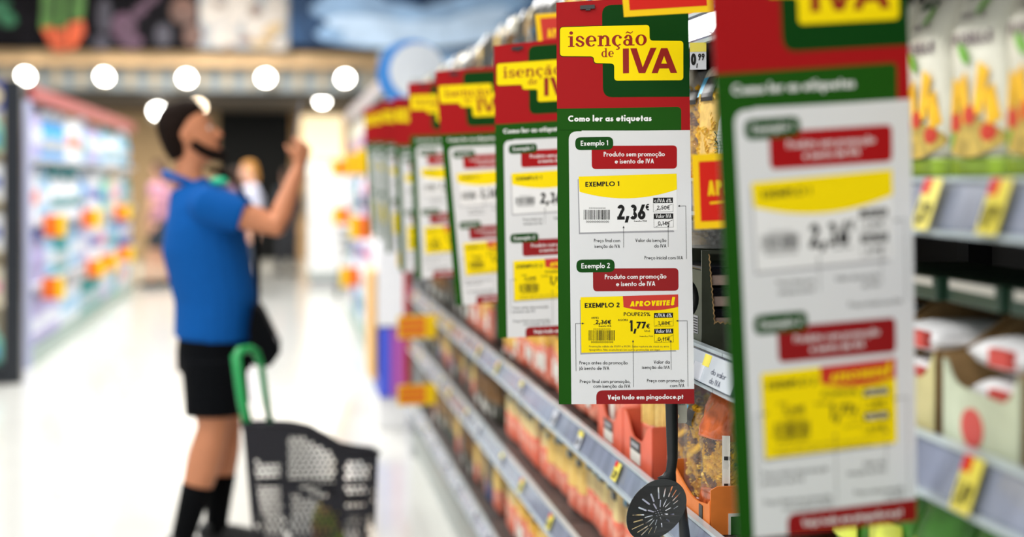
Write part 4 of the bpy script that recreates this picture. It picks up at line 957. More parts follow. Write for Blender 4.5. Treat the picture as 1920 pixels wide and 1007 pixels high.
# white packet with black script
WP = empty('white_packet', (.728, 2.27, ZT[4]), .25, 'small white packet with black script and fine green lines beside the nearest sign', 'packet')
mb = MB(); mb.smooth = True; pillow(mb, .07, .03, .125, 0, 1, n=18, wob=.1); mb.obj('paper_bag', M_white, WP)
A = Art(); rr = random.Random(2)
for k in range(5): A.line([(-.02 + k * .009, .045), (-.016 + k * .009, .055), (-.018 + k * .009, .07), (-.012 + k * .009, .078)], .0018, 1)
A.line([(-.028, .03), (-.02, .036), (-.026, .044), (-.016, .05)], .002, 1); A.text('SM', -.028, -.01, .098, .012, .14, layer=1)
for c in (-1, 1): pass
def onp(x, y, l): return Vector((x, -.0165 - .0002 * l, .125 - y))
link('script_print', A.build(lambda x, y, l: Vector((-.0165 - .0002 * l, -x, .125 - y))), WP, M_black)
A = Art()
for k in range(14): A.line([(-.03, .03 + k * .0055), (.03, .032 + k * .0055)], .0007, 1)
link('line_print', A.build(lambda x, y, l: Vector((-.0163, -x, .125 - y))), WP, mat('fine_green_lines', (120, 160, 130), .5))
# dark green carton with torn window
CB = empty('dark_green_carton', (.697, 2.34, ZT[3]), 0, 'dark green cardboard carton with a torn window, between the two nearest signs', 'carton')
M_dk = mat('carton_dark_green', (70, 76, 62), .5, noise=.08, nscale=30); M_kraft = mat('torn_cardboard', (196, 160, 110), .8, noise=.2, nscale=80)
rr = random.Random(8); Hc = .172; jag = []
for k in range(27): t = k / 26; jag.append((.012 + .010 * t + (.0012 + .001 * rr.random() if k % 2 else 0), Hc - .006 - t * .118))
for k in range(8): t = k / 7; jag.append((.024 + .03 * t, .05 + (.003 if k % 2 else 0) - .004 * t))
jag += [(.062, .07), (.058, Hc - .006)]
def face(outline, holes, th, fn, m, name):
    me = cutout(outline, holes, th)
    for v in me.vertices: v.co = fn(*v.co)
    me.materials.append(m); return link(name, me, CB)
face([(0, 0), (.16, 0), (.16, Hc), (0, Hc)], [jag], .003, lambda x, y, z: (x, z, y), M_dk, 'near_panel')
inj = [(x, y) for x, y in jag]
mb = MB(); L_ = [Vector((x, 0, y)) for x, y in jag] + [Vector((jag[0][0], 0, jag[0][1]))]; mb.tube([p + Vector((0, -.0005, 0)) for p in L_[:36]], .0016, 5); mb.obj('torn_edge', M_kraft, CB)
mb = MB(); mb.box((0, .0015, 0), (.16, .2, .003)); mb.box((.157, .0015, .003), (.16, .2, Hc)); mb.box((0, .198, .003), (.157, .201, Hc)); mb.obj('carton_shell', M_dk, CB)
mb = MB(); mb.box((0, .0015, .003), (.003, .198, Hc * .8)); o = mb.obj('front_panel', M_dk, CB)
mb = MB(); mb.box((-.0008, .02, .03), (-.0001, .045, .06)); mb.cur = 1
for k in range(6): mb.box((-.0012, .022, .032 + k * .0045), (-.0004, .043, .034 + k * .0045))
mb.obj('code_print', [M_lgray, M_black], CB)
mb = MB(); mb.box((.075, -.0024, .02), (.11, -.0016, .12)); mb.cur = 1; mb.box((.08, -.0029, .03), (.105, -.0022, .05)); mb.cur = 2; mb.box((.078, -.0029, .118), (.11, -.0022, .15)); mb.obj('side_label', [M_lwhite, M_orange, M_green], CB)
M_meat = mat('pack_pinkish', (206, 180, 168), .35, noise=.1, nscale=40)
for k in range(4):
    pk = empty('flat_packet', (.704, 2.35, ZT[3] + .004 + k * .036), 0, 'flat packet inside the dark green carton', 'packet', 'packets inside the carton')
    mb = MB(); mb.bbox((0, 0, 0), (.14, .18, .018), .004); mb.obj('tray', M_meat, pk); mb = MB(); mb.bbox((-.002, -.002, .018), (.142, .182, .032), .004); mb.obj('lid', mat('lid_black', (24, 26, 34), .2), pk)
# clear crinkled wrap above the carton and under the fourth shelf rail
for i, (loc, sz, l) in enumerate((((.71, 2.37, ZT[3] + Hc + .001), (.12, .1, .05), 'crumpled clear wrapping on top of the dark green carton'), ((.70, 2.33, 1.13), (.07, .12, .045), 'crumpled clear bag top above the orange film'))):
    if i == 1: continue
    wr = empty('crumpled_wrap', loc, .2, l, 'wrapping'); mb = MB(); rs = []
    for a in range(14):
        t = a / 13; rs.append([(sz[0] * (.5 + .5 * math.cos(2 * PI * b / 24)) * (1 - .3 * t) * (1 + .3 * pnoise(Vector((b * .9, a * .8, 1)))), sz[1] * (.5 + .5 * math.sin(2 * PI * b / 24)) * (1 + .3 * pnoise(Vector((b, a, 5)))), sz[2] * t * (1 + .4 * pnoise(Vector((b * .7, a, 9))))) for b in range(24)])
    mb.rings(rs); mb.obj('film', film_mat('crinkled_film', (238, 240, 238), .24, .06), wr)
# reflection of sign lettering, painted as mirrored strokes on the clear rail pocket
RP = empty('rail_insert', (RX - .0135, 2.31, 1.19), 0, 'clear rail pocket with a yellow slip and painted reflected lettering beside the nearest sign', 'rail insert')
mb = MB(); mb.box((-.0008, -.24, -.024), (0, .13, .022)); o1 = mb.obj('clear_pocket', mat('pocket_grey', (196, 204, 214), .2), RP)
mb = MB(); mb.box((-.0014, -.105, .002), (-.0009, -.07, .021)); o2_ = mb.obj('yellow_slip', M_tagy, RP)
mb = MB(); mb.box((-.0013, -.085, -.022), (-.0009, -.03, .004)); o3 = mb.obj('white_slip', M_tagw, RP)
A = Art(); A.text('do valor', -.125, -.20, .006, .009, .12, layer=1); A.text('do IVA', -.13, -.185, .02, .009, .12, layer=1)
o4 = link('painted_reflection', A.build(lambda x, y, l: Vector((-.0012, x, -y))), RP, mat('reflected_lettering', (70, 76, 100), .5))
for o in (o1, o2_, o3, o4): o.rotation_euler = (0, .34, 0)
price_tag(P(1309, 80, 2.30), .026, .043, 'wy', 'yellow and white price tag reading 0,99 at the sharp sign\'s right edge', None, .0, 1.2, '0,99')

# ------------------------------------------------------------------ near end of the shelves, right of the nearest sign
def on_bag(w_, d, h, off=.001):
    def fn(x, t, l):
        y = -x * w_; s = y / (w_ / 2 * .93); c = (1 - min(.985, abs(s)) ** (2 / .62)) ** .31; sd = (max(0, (1 - t)) / .26) ** .6 if t > .74 else 1
        return Vector((-max(.04, sd) * d / 2 * c * 1.05 - off - .0004 * l, y, t * h))
    return fn
M_cream = mat('cream_film', (226, 224, 208), .3, noise=.05, nscale=20, bump=.3)
def b_veg(r):
    w_, d, h = .112, .07, .235
    mb = MB(); mb.smooth = True; pillow(mb, w_, d, h, .17, 1, n=24, m=16, wob=.05); mb.obj('cream_bag', M_cream, r)
    mb = MB(); mb.smooth = True; pillow(mb, w_, d, h, 0, .17, n=24, wob=.05); mb.obj('green_foot', mat('lime_foot', (146, 178, 44), .35, noise=.25, nscale=20), r)
    fn = on_bag(w_, d, h); cuts = [(0, x * .06) for x in range(-7, 8)] + [(1, y * .06) for y in range(1, 16)]
    def art(name, polys, m, l=1):
        for p in polys:
            A = Art(); A.poly([(max(-.46, min(.46, x)), y) for x, y in p], l); link(name, A.build(fn, cuts), r, m)
    art('wheat_print', [ell(0, .26, .45, .09)], mat('print_wheat', (206, 176, 84), .4, noise=.25, nscale=60))
    art('penne_print', [[(-.36, .3), (-.2, .29), (-.12, .5), (-.26, .54)], [(-.1, .32), (.04, .34), (-.02, .56), (-.14, .52)], [(.08, .36), (.22, .36), (.32, .56), (.18, .6)], [(.3, .3), (.42, .34), (.36, .5), (.26, .46)]], mat('print_penne', (246, 190, 36), .4, noise=.1, nscale=40), 2)
    art('tomato_print', [ell(-.2, .33, .11, .045), ell(.04, .36, .1, .045), ell(.3, .28, .09, .04)], mat('print_tomato', (206, 62, 40), .4), 3)
    art('leaf_print', [ell(-.06, .64, .1, .035, -.4), ell(.12, .86, .08, .03, .5), ell(-.3, .24, .1, .03, .4)], mat('print_basil', (110, 176, 52), .4), 3)
    A = Art(); A.text('FUSILLI', -.3, .34, .68, -.055, .2, layer=1); A.text('PASTA', -.2, .2, .8, -.03, .16, layer=1); link('brown_lettering', A.build(lambda x, y, l: fn(x, y, 1.5)), r, mat('ink_plum', (92, 70, 82), .5))
    A = Art(); A.text('BIO', -.2, .2, .9, -.045, .2, layer=1); link('green_lettering', A.build(lambda x, y, l: fn(x, y, 1.5)), r, M_pill)
proto('vegetable_pasta_bag', 'veg', b_veg)
for k in range(8):
    y = .78 + k * .122
    lb = 'white pasta bag printed with tomatoes, fifth shelf'
    put('veg', (.758, y + .05, ZT[4]), rd.uniform(-.1, .1), lb, 'pasta', 'white vegetable pasta bags on the fifth shelf')
for k in range(8):
    y = .78 + k * .122
    put('veg', (.88, y + .04, ZT[4]), rd.uniform(-.1, .1), 'white vegetable pasta bag, second row of the fifth shelf', 'pasta', 'second row of white vegetable pasta bags')
# brown cut cartons with white packs on the fourth shelf
M_kr = mat('kraft_carton', (150, 118, 74), .7, noise=.12, nscale=20); M_pale = mat('pale_green_carton', (196, 204, 178), .5, noise=.06, nscale=20)
M_wpk = mat('white_flowpack', (226, 226, 228), .25, noise=.06, nscale=20, bump=.5); M_redlogo = mat('logo_red', (206, 70, 62), .4)
def b_cut(front):
    def f(r):
        W_, D, t = .165, .25, .004; H = .15
        mb = MB(); mb.box((0, -W_ / 2, 0), (D, W_ / 2, t)); mb.obj('carton_floor', M_kr, r)
        me = cutout(roundpoly([(-W_ / 2, 0), (W_ / 2, 0), (W_ / 2, .105), (W_ * .36, .075), (-W_ * .36, .07), (-W_ / 2, .105)], [0, 0, .01, .02, .02, .01]), [], t)
        for v in me.vertices: x, y, z = v.co; v.co = (z, x, y)
        me.materials.append(front); fr = link('carton_front', me, r)
        mb = MB(); mb.rings([[(xx, .015 + .024 * math.cos(2 * PI * k / 20), .036 + .02 * math.sin(2 * PI * k / 20)) for k in range(20)] for xx in (-.0021, -.0032)]); mb.obj('red_round_print', M_redlogo, fr)
        for s in (-1, 1):
            me = cutout(roundpoly([(0, 0), (D, 0), (D, H), (.10, H), (.035, .105), (0, .105)], [0, 0, .004, .02, .02, .004]), [], t)
            for v in me.vertices: x, y, z = v.co; v.co = (x, s * (W_ / 2 - t / 2) + z, y)
            me.materials.append(M_kr); link('carton_side', me, r)
    return f
proto('cut_carton', 'cutg', b_cut(M_pale)); proto('cut_carton', 'cuty', b_cut(mat('straw_carton', (206, 196, 140), .5, noise=.06, nscale=20)))
for k in range(6):
    yc = .80 + k * .19
    put('cutg' if k % 2 else 'cuty', (.702, yc, ZT[3]), rd.uniform(-.03, .03), ('pale green fronted' if k % 2 else 'straw coloured') + ' cut carton with red round mark, fourth shelf', 'carton', 'cut cartons on the fourth shelf')
    for j in range(3):
        pk = empty('flow_pack', (.711, yc - .058 + (j % 2) * .003, ZT[3] + .006 + j * .042), rd.uniform(-.02, .02), 'white flow pack with red corner in a cut carton', 'packet', 'white flow packs in the cut cartons')
        mb = MB(); mb.smooth = True; rs = []
        for a in range(9):
            t = a / 8; e = min(1, math.sin(PI * min(max(t, .04), .96)) * 2.2); rs.append([(.085 + .078 * math.copysign(abs(math.cos(b)) ** .6, math.cos(b)), .118 * t, .02 + .019 * e * math.copysign(abs(math.sin(b)) ** .6, math.sin(b))) for b in [2 * PI * q / 16 for q in range(16)]])
        mb.rings(rs); mb.obj('film_pack', M_wpk, pk)
        mb = MB(); mb.box((.0, .02, .012), (.009, .06, .03)); mb.obj('red_print', M_redlogo, pk)
for k in range(7):
    yc = .86 + k * .15
    pk = empty('flat_green_box', (.82, yc, ZT[3] + .1525), rd.uniform(-.08, .08), 'flat dark green box on top of the cut cartons', 'box', 'flat green boxes over the cut cartons')
    mb = MB(); mb.bbox((-.08, -.07, 0), (.09, .07, .028), .003); mb.obj('box_body', mat('deep_green_box', (36, 70, 50), .4), pk); mb = MB(); mb.box((-.081, -.06, .016), (-.0795, .06, .026)); mb.obj('white_band', M_lwhite, pk)
# green bags on the third shelf near the camera
def b_green(r):
    w_, d, h = .12, .08, .24
    mb = MB(); mb.smooth = True; pillow(mb, w_, d, h, 0, 1, n=24, m=18, wob=.14); mb.obj('green_bag', mat('bright_green_bag', (70, 140, 34), .3, noise=.35, nscale=12, bump=.5), r)
    mb = MB(); patch(mb, w_, d, h, .5, .72, -w_ * .34, w_ * .34, 0, .003); mb.obj('lime_label', mat('lime_label', (206, 214, 70), .4, noise=.2, nscale=30), r)
proto('green_pasta_bag', 'grn', b_green)
for k in range(9): put('grn', (.765, .78 + k * .126, ZT[2]), rd.uniform(-.15, .15), 'bright green pasta bag on the third shelf', 'pasta', 'green pasta bags on the third shelf')
for k in range(9): put('yellow', (.768, .80 + k * .122, ZT[5]), rd.uniform(-.1, .1), 'clear fusilli bag on the top shelf, near end', 'pasta', 'near pasta bags on the top shelf')

# ------------------------------------------------------------------ household goods gondolas farther away
M_hw = [mat('bottle_' + n, c, .3) for n, c in (('white', (236, 240, 246)), ('ice_blue', (150, 200, 232)), ('teal', (24, 146, 146)), ('lilac', (186, 176, 222)), ('pink', (232, 150, 178)), ('sky', (60, 156, 220)), ('royal', (34, 76, 176)), ('mint', (130, 206, 188)), ('coral', (236, 130, 110)), ('cream', (232, 222, 200)))]
def b_bottle(body, cap):
    def f(r):
        mb = MB(); mb.smooth = True
        mb.rings([[(.045 * s * c1 + .0, .075 * s * s1, z) for c1, s1 in [(math.copysign(abs(math.cos(2 * PI * k / 16)) ** .7, math.cos(2 * PI * k / 16)), math.copysign(abs(math.sin(2 * PI * k / 16)) ** .7, math.sin(2 * PI * k / 16))) for k in range(16)]] for s, z in ((.9, 0), (1, .01), (1, .14), (.85, .19), (.4, .235), (.3, .25))])
        mb.obj('bottle_body', body, r); mb = MB(); mb.lathe([(.026, .245), (.028, .25), (.027, .285), (.022, .29)], 14); mb.obj('cap', cap, r)
        mb = MB(); mb.rings([[(-.0462, y, .05), (-.0462, y, .13)] for y in (-.05, 0, .05)], (False, False), closed=False); mb.obj('label', M_hw[(len(protos) * 3) % 10], r)
    return f
def b_pouch(body, lab_):
    def f(r):
        mb = MB(); mb.smooth = True; pillow(mb, .17, .09, .28, 0, 1, n=18); mb.obj('pouch', body, r); mb = MB(); patch(mb, .17, .09, .28, .3, .6, -.06, .06, 0, .004); mb.obj('label', lab_, r)
    return f
def b_cart(body, band):
    def f(r):
        mb = MB(); mb.bbox((-.05, -.07, 0), (.05, .07, .27), .004); mb.obj('box_body', body, r); mb = MB(); mb.box((-.0515, -.068, .09), (-.0495, .068, .17)); mb.obj('band', band, r)
    return f
hk = []; HN = ['white', 'ice blue', 'teal', 'lilac', 'pink', 'sky blue', 'royal blue', 'mint', 'coral', 'cream']
for i, (a, b) in enumerate(((0, 5), (1, 0), (2, 0), (3, 6), (4, 0), (5, 0), (0, 2), (7, 0))): proto('detergent_bottle', 'hb%d' % i, b_bottle(M_hw[a], M_hw[b])); hk.append(('hb%d' % i, '%s detergent bottle with %s cap' % (HN[a], HN[b])))
for i, (a, b) in enumerate(((0, 1), (3, 0), (1, 0), (0, 4))): proto('refill_pouch', 'hp%d' % i, b_pouch(M_hw[a], M_hw[b])); hk.append(('hp%d' % i, '%s refill pouch with %s label' % (HN[a], HN[b])))
for i, (a, b) in enumerate(((0, 6), (6, 0), (9, 4), (0, 8))): proto('detergent_carton', 'hc%d' % i, b_cart(M_hw[a], M_hw[b])); hk.append(('hc%d' % i, '%s detergent carton with %s band' % (HN[a], HN[b])))
def far_gondola(name, x, dirx, y0, y1, zs, label, header, grp, tagm, weights=None, seed=1):
    """dirx: +1 when the goods face -X, -1 when they face +X"""
    g = empty(name, (x, y0, 0), 0, label, 'shelving'); L = y1 - y0; d = dirx; rr = random.Random(seed)
    def bx(mb, a, b): mb.box((min(a[0] * d, b[0] * d), a[1], a[2]), (max(a[0] * d, b[0] * d), b[1], b[2]))
    mb = MB(); bx(mb, (.42, 0, 0), (.45, L, 2.1)); mb.obj('back_panel', mat('back_panel_pale', (196, 200, 204), .5), g)
    mb = MB(); bx(mb, (.0, 0, 0), (.44, L, .12)); mb.obj('base_plinth', mat('plinth_greenish', (150, 168, 158), .4), g)
    for z in zs[1:]: mb = MB(); bx(mb, (0, 0, z - .02), (.43, L, z)); s = mb.obj('shelf_board', mat('shelf_white', (205, 210, 214), .4), g); mb = MB(); bx(mb, (-.014, 0, z - .035), (0, L, z + .006)); mb.obj('price_rail', mat('pale_rail', (196, 202, 210), .3), s)
    if header: mb = MB(); bx(mb, (-.01, .0, 2.12), (.03, L, 2.24)); mb.obj('header_strip', header, g)
    mb = MB(); bx(mb, (0, -.03, 0), (.45, 0, 2.12)); mb.obj('end_panel', mat('end_panel_lilac', (186, 192, 226), .4), g)
    for zi, z in enumerate(zs):
        y = y0 + .12
        while y < y1 - .1:
            run = rr.randint(3, 6); key, nm = rr.choice(hk)
            for _ in range(run):
                if y > y1 - .1: break
                put(key, (x + d * .08, y, z + .001), 0 if d > 0 else PI, '%s, %s shelf, %s' % (nm, ['bottom', 'lower', 'middle', 'upper'][zi], grp), 'household product', 'household goods on the %s shelf of the %s' % (['bottom', 'lower', 'middle', 'upper'][zi], grp), (1, 1, rr.uniform(1.35, 1.62)))
                y += .17 if 'c' not in key else .16
        yy = y0 + rr.uniform(.3, .9)
        while yy < y1 - .3 and zi > 0:
            if rr.random() < .5:
                t = empty('shelf_flag', (x - d * .03, yy, z - .03), 0, 'orange card with yellow edge on the ' + grp, 'flag', 'orange cards on the ' + grp)
                mb = MB(); bx(mb, (-.16, -.004, -.1), (.02, .004, .08)); mb.obj('card', tagm, t); mb = MB(); bx(mb, (-.16, -.0055, -.1), (-.10, .0055, .08)); mb.obj('yellow_edge', M_fyel, t)
            yy += rr.uniform(.9, 1.8)
far_gondola('household_shelving', -1.95, -1, 11.85, 19.8, [.12, .64, 1.15, 1.66], 'long shelving run of pale household goods on the left of the aisle', mat('header_salmon', (158, 62, 62), .4), 'left run', M_orange, seed=4)
far_gondola('household_shelving', .72, 1, 9.7, 16.2, [.12, .64, 1.15, 1.66], 'shelving run of pale goods beyond the pasta on the right of the aisle', mat('header_pale', (150, 140, 140), .4), 'farther run', M_orange, seed=9)

# dark framed display at the left edge
DC = empty('display_cabinet', (-2.56, 11.0, 0), 0, 'dark framed display cabinet with beige goods at the left edge of the photo', 'cabinet')
mb = MB(); mb.bbox((.56, -.05, .0), (.68, .08, 2.22), .006); mb.obj('post', M_frame, DC); mb = MB(); mb.bbox((-.86, -.05, .0), (-.74, .08, 2.22), .006); mb.obj('post', M_frame, DC)
mb = MB(); mb.bbox((-.74, -.05, 0), (.56, .45, .13), .006); mb.obj('base', M_frame, DC); mb = MB(); mb.bbox((-.74, -.05, 2.0), (.56, .06, 2.22), .006); mb.obj('header', mat('header_navy', (34, 52, 132), .4), DC)
mb = MB(); mb.rings([[(.46 + .09 * math.cos(2 * PI * k / 20), y, 2.1 + .09 * math.sin(2 * PI * k / 20)) for k in range(20)] for y in (-.051, -.056)]); mb.obj('header_emblem', mat('emblem_sand', (206, 190, 150), .4), DC)
mb = MB(); mb.box((-.74, .43, .13), (.56, .46, 2.0)); mb.obj('back_panel', mat('beige_panel', (196, 182, 156), .6), DC)
for z in (.55, .95, 1.32, 1.68): mb = MB(); mb.box((-.74, 0, z), (.56, .43, z + .02)); mb.obj('shelf_board', mat('beige_shelf', (206, 194, 170), .5), DC)
for z in (.13, .57, .97, 1.34, 1.70):
    for k in range(7):
        key, nm = rd.choice([hk[12], hk[14], hk[9], hk[7], hk[0]])
        put(key, (-2.56 - .62 + k * .178, 11.12, z + .001), PI / 2, nm + ' in the dark framed cabinet', 'household product', 'goods in the dark framed cabinet')
# end of run: display stand, round header, etc.
ES = empty('display_stand', (.62, 8.55, 0), 0, 'white cardboard display stand with blue foot just past the red end post', 'display stand')
mb = MB(); mb.bbox((-.06, 0, .62), (.12, .5, 1.32), .01); mb.obj('white_panel', mat('stand_white', (240, 240, 244), .5), ES)
mb = MB(); mb.bbox((-.05, 0, .2), (.02, .5, .61), .01); mb.obj('blue_foot', mat('stand_blue', (70, 90, 216), .45), ES); mb = MB(); mb.bbox((.02, .0, .2), (.10, .5, .61), .01); mb.obj('violet_foot', mat('stand_violet', (170, 80, 170), .45), ES)
mb = MB(); mb.bbox((-.10, .01, .3), (-.065, .5, .95), .008); mb.obj('orange_side', mat('stand_orange', (240, 190, 120), .5), ES); mb = MB(); mb.bbox((-.05, .05, 0), (.12, .5, .19), .01); mb.obj('stand_base', M_white, ES)
RS = empty('round_sign', P(772, 138, 7.76), 0, 'round white sign with a blue ring standing over the far end of the pasta shelving', 'sign')
mb = MB(); mb.rings([[(r * math.cos(2 * PI * k / 40), y, r * math.sin(2 * PI * k / 40)) for k in range(40)] for r, y in ((.185, 0), (.185, .02))]); mb.obj('blue_disc', mat('sign_blue', (58, 140, 222), .4), RS)
mb = MB(); mb.rings([[(.03 + r * math.cos(2 * PI * k / 40), y, .015 + r * math.sin(2 * PI * k / 40)) for k in range(40)] for r, y in ((.15, -.004), (.15, 0))]); mb.obj('white_disc', mat('sign_pale', (226, 232, 240), .4), RS)
mb = MB(); mb.tube([(0, .01, -.2), (0, .01, -.2 - (RS.location.z - .2 - 2.03))], .008, 8); mb.obj('stem', M_house, RS)
# white refrigerator-like unit, backlit panel and cart at the aisle end
WU = empty('white_counter', (.36, 20.5, 0), 0, 'tall white display unit at the end of the aisle, right of the raised arm', 'display unit')
mb = MB(); mb.bbox((0, 0, .08), (.62, .6, 1.78), .02); mb.obj('cabinet_body', mat('unit_white', (176, 184, 180), .35), WU); mb = MB(); mb.box((.03, -.012, .2), (.59, 0, .9)); mb.obj('lower_door', M_white, WU); mb = MB(); mb.box((.03, -.012, .93), (.59, 0, 1.7)); mb.obj('upper_door', M_white, WU); mb = MB(); mb.box((.04, .03, 0), (.58, .58, .08)); mb.obj('plinth', M_lgray, WU)
BL_ = empty('backlit_panel', (.3, 27.2, 1.6), 0, 'warm backlit panel glowing on the back wall right of the raised phone', 'lit panel')
mb = MB(); mb.bbox((0, .03, 0), (.9, .1, 1.15), .02); mb.obj('frame', M_wood, BL_); mb = MB(); mb.box((.06, .02, .06), (.84, .035, 1.09)); mb.obj('diffuser', mat('warm_glow', (255, 232, 190), emit=.85), BL_)
CT_ = empty('shopping_cart', (1.0, 18.3, 0), .3, 'dark wire shopping cart parked at the far right of the aisle', 'cart')
mb = MB()
for z in (.5, .62, .74, .86): s = .8 + .22 * (z - .5) / .36; mb.tube([(-.22 * s, -.35 * s, z), (.22 * s, -.35 * s, z), (.22 * s, .35 * s, z), (-.22 * s, .35 * s, z), (-.22 * s, -.35 * s, z)], .008, 6)
for k in range(9):
    for s in (-1, 1): x = s; yy = -.33 + k * .082; mb.tube([(x * .176, yy * .8, .5), (x * .224, yy, .86)], .005, 5)
mb.obj('wire_basket', M_frame, CT_); mb = MB(); mb.tube([(-.16, .3, .5), (-.2, .34, .12), (-.2, -.3, .12), (-.16, -.28, .5)], .012, 6); mb.tube([(.16, .3, .5), (.2, .34, .12), (.2, -.3, .12), (.16, -.28, .5)], .012, 6); mb.obj('chassis', M_frame, CT_)
mb = MB(); mb.tube([(-.24, .44, 1.0), (.24, .44, 1.0)], .018, 8); mb.tube([(-.22, .34, .86), (-.23, .44, 1.0)], .01, 6); mb.tube([(.22, .34, .86), (.23, .44, 1.0)], .01, 6); mb.obj('handle', M_redpl, CT_)
for sx in (-1, 1):
    for yy in (-.3, .34): mb = MB(); mb.rings([[(sx * .2 + xx, yy + .06 * math.cos(2 * PI * k / 14), .061 + .06 * math.sin(2 * PI * k / 14)) for k in range(14)] for xx in (-.015, .015)]); mb.obj('wheel', M_blackpl, CT_)
# ------------------------------------------------------------------ people
def seg(mb, pts, radii, n=14, up=None): mb.tube(pts, radii, n, up=up)
def hand(mb, wrist, d, palm_n, side, curl=.5, sc=1.0):
    """d: direction of the palm, palm_n: palm facing direction, side: +1/-1 where the thumb leaves"""
    d = Vector(d).normalized(); nn = Vector(palm_n); nn = (nn - d * nn.dot(d)).normalized(); x = d.cross(nn) * side; w_ = Vector(wrist)
    mb.tube([w_ - d * .02, w_ + d * .02, w_ + d * .06, w_ + d * .092], [(.024 * sc, .017 * sc), (.03 * sc, .016 * sc), (.039 * sc, .015 * sc), (.036 * sc, .011 * sc)], 12, up=x)
    for k, (off, L) in enumerate(((.028, .072), (.010, .08), (-.009, .074), (-.027, .058))):
        p = w_ + d * .082 + x * off; pts = [p - d * .02, p]; a = 0
        for j, f in enumerate((.44, .32, .24)):
            a += curl * (.5 + .3 * j); dd = d * math.cos(a) + nn * math.sin(a); p = p + dd * L * f; pts.append(p)
        mb.tube(pts, [.0095, .0095, .009, .0085, .007], 8)
    p = w_ + d * .03 + x * .024; q = p + (d * .5 + x * .75 + nn * .3).normalized() * .04; r = q + (d * .8 + x * .15 + nn * .55).normalized() * .032
    mb.tube([w_ + d * .02 + x * .012, p, q, r], [.012, .0125, .0105, .008], 8)
def human(root, J, col, voxel=.011, detail=True, shirt_long=False, bottom='shorts', hairlen=0):
    V = lambda k: Vector(J[k]); skin, shirt, leg, hairm, sock, shoe = col
    b = MB()
    # skin: head, neck, trunk, arms, legs
    hd = V('head'); tilt = J.get('tilt', 0); HM = Matrix.Translation(hd) @ Matrix.Rotation(J.get('face', 0), 4, 'Z') @ Matrix.Rotation(-tilt, 4, 'Y')
    T = lambda x, y, z: HM @ Vector((x, y, z))
    def ringat(rs, n=20):
        b.rings([[T(cx + rx * math.cos(2 * PI * k / n), ry * math.sin(2 * PI * k / n), z) for k in range(n)] for z, cx, rx, ry in rs])
    ringat([(-.125, .05, .025, .022), (-.118, .045, .045, .038), (-.10, .03, .066, .05), (-.07, .015, .082, .06), (-.035, .008, .09, .067), (0, .002, .094, .072), (.03, -.002, .098, .076), (.06, -.006, .096, .075), (.09, -.008, .083, .065), (.112, -.01, .058, .046), (.124, -.01, .025, .02)])
    b.tube([T(.088, 0, .012), T(.105, 0, -.015), T(.116, 0, -.034), T(.094, 0, -.042)], [(.009, .009), (.011, .012), (.014, .016), (.008, .012)], 10)        # nose
    b.tube([T(.07, -.03, .026), T(.09, 0, .03), T(.07, .03, .026)], .011, 8)                                                                            # brow
    b.tube([T(.078, -.022, -.066), T(.093, 0, -.064), T(.078, .022, -.066)], .0085, 8)                                                                  # lips
    b.ball(T(.082, 0, -.102), (.02, .022, .018))
    for s in (-1, 1):
        c = T(-.008, s * .074, -.012); b.tube([T(-.004, s * .068, -.036), T(-.014, s * .078, -.018), T(-.022, s * .082, .004), T(-.012, s * .08, .018), T(0, s * .071, .012)], [.007, .009, .011, .010, .007], 8)
    b.tube([T(-.028, 0, -.05), T(-.03, 0, -.1), V('neck'), V('chest') + Vector((-.02, 0, .08))], [(.058, .055), (.057, .055), (.062, .064), (.08, .09)], 16)
    b.tube([V('chest') + Vector((0, 0, .1)), V('chest'), V('belly'), V('hip'), V('hip') - Vector((0, 0, .08))], [(.08, .14), (.11, .17), (.105, .15), (.11, .16), (.1, .15)], 18, up=(1, 0, 0))
    for s, n in ((-1, 'r'), (1, 'l')):
        sh, el, wr = V('shoulder_' + n), V('elbow_' + n), V('wrist_' + n)
        b.tube([sh, sh.lerp(el, .35), sh.lerp(el, .75), el, el.lerp(wr, .25), el.lerp(wr, .6), wr], [.056, .052, .044, .042, .044, .036, .026], 12)
        d = V('hand_' + n) - wr; pn = Vector(J.get('palm_' + n, (0, 0, -1))); hand(b, wr + d.normalized() * .015, d, pn, J.get('thumb_' + n, s), J.get('curl', .5))
        kn, an = V('knee_' + n), V('ankle_' + n); hp = V('hip') + Vector((0, s * .09, -.03))
        b.tube([hp, hp.lerp(kn, .4), hp.lerp(kn, .8), kn, kn.lerp(an, .25), kn.lerp(an, .4), kn.lerp(an, .75), an, an - Vector((0, 0, .05))], [.1, .092, .074, .064, .07, .066, .048, .038, .036], 14)
        tz = an + Vector((J.get('toe', .14), 0, 0)); b.tube([Vector((an.x - .05, an.y, .045)), Vector((an.x + .02, an.y, .05)), Vector((tz.x, tz.y, .035))], [(.03, .032), (.04, .038), (.02, .036)], 10)
    me = remesh(b, voxel, 5); me.materials.append(skin); link('body', me, root)
    # hair
    h = MB()
    def hr(rs, n=20): h.rings([[T(cx + rx * math.cos(2 * PI * k / n), ry * math.sin(2 * PI * k / n), z) for k in range(n)] for z, cx, rx, ry in rs])
    hr([(-.075, -.062, .04, .056), (-.03, -.058, .056, .074), (.02, -.048, .07, .083), (.055, -.032, .086, .085), (.085, -.012, .1, .08), (.118, -.01, .084, .066), (.142, -.012, .052, .042)])
    if hairlen: h.tube([T(-.05, 0, .06), T(-.09, 0, -.05), T(-.1, 0, -.05 - hairlen)], [(.06, .07), (.05, .075), (.03, .06)], 14)
    me = remesh(h, voxel, 3); me.materials.append(hairm); link('hair', me, root)
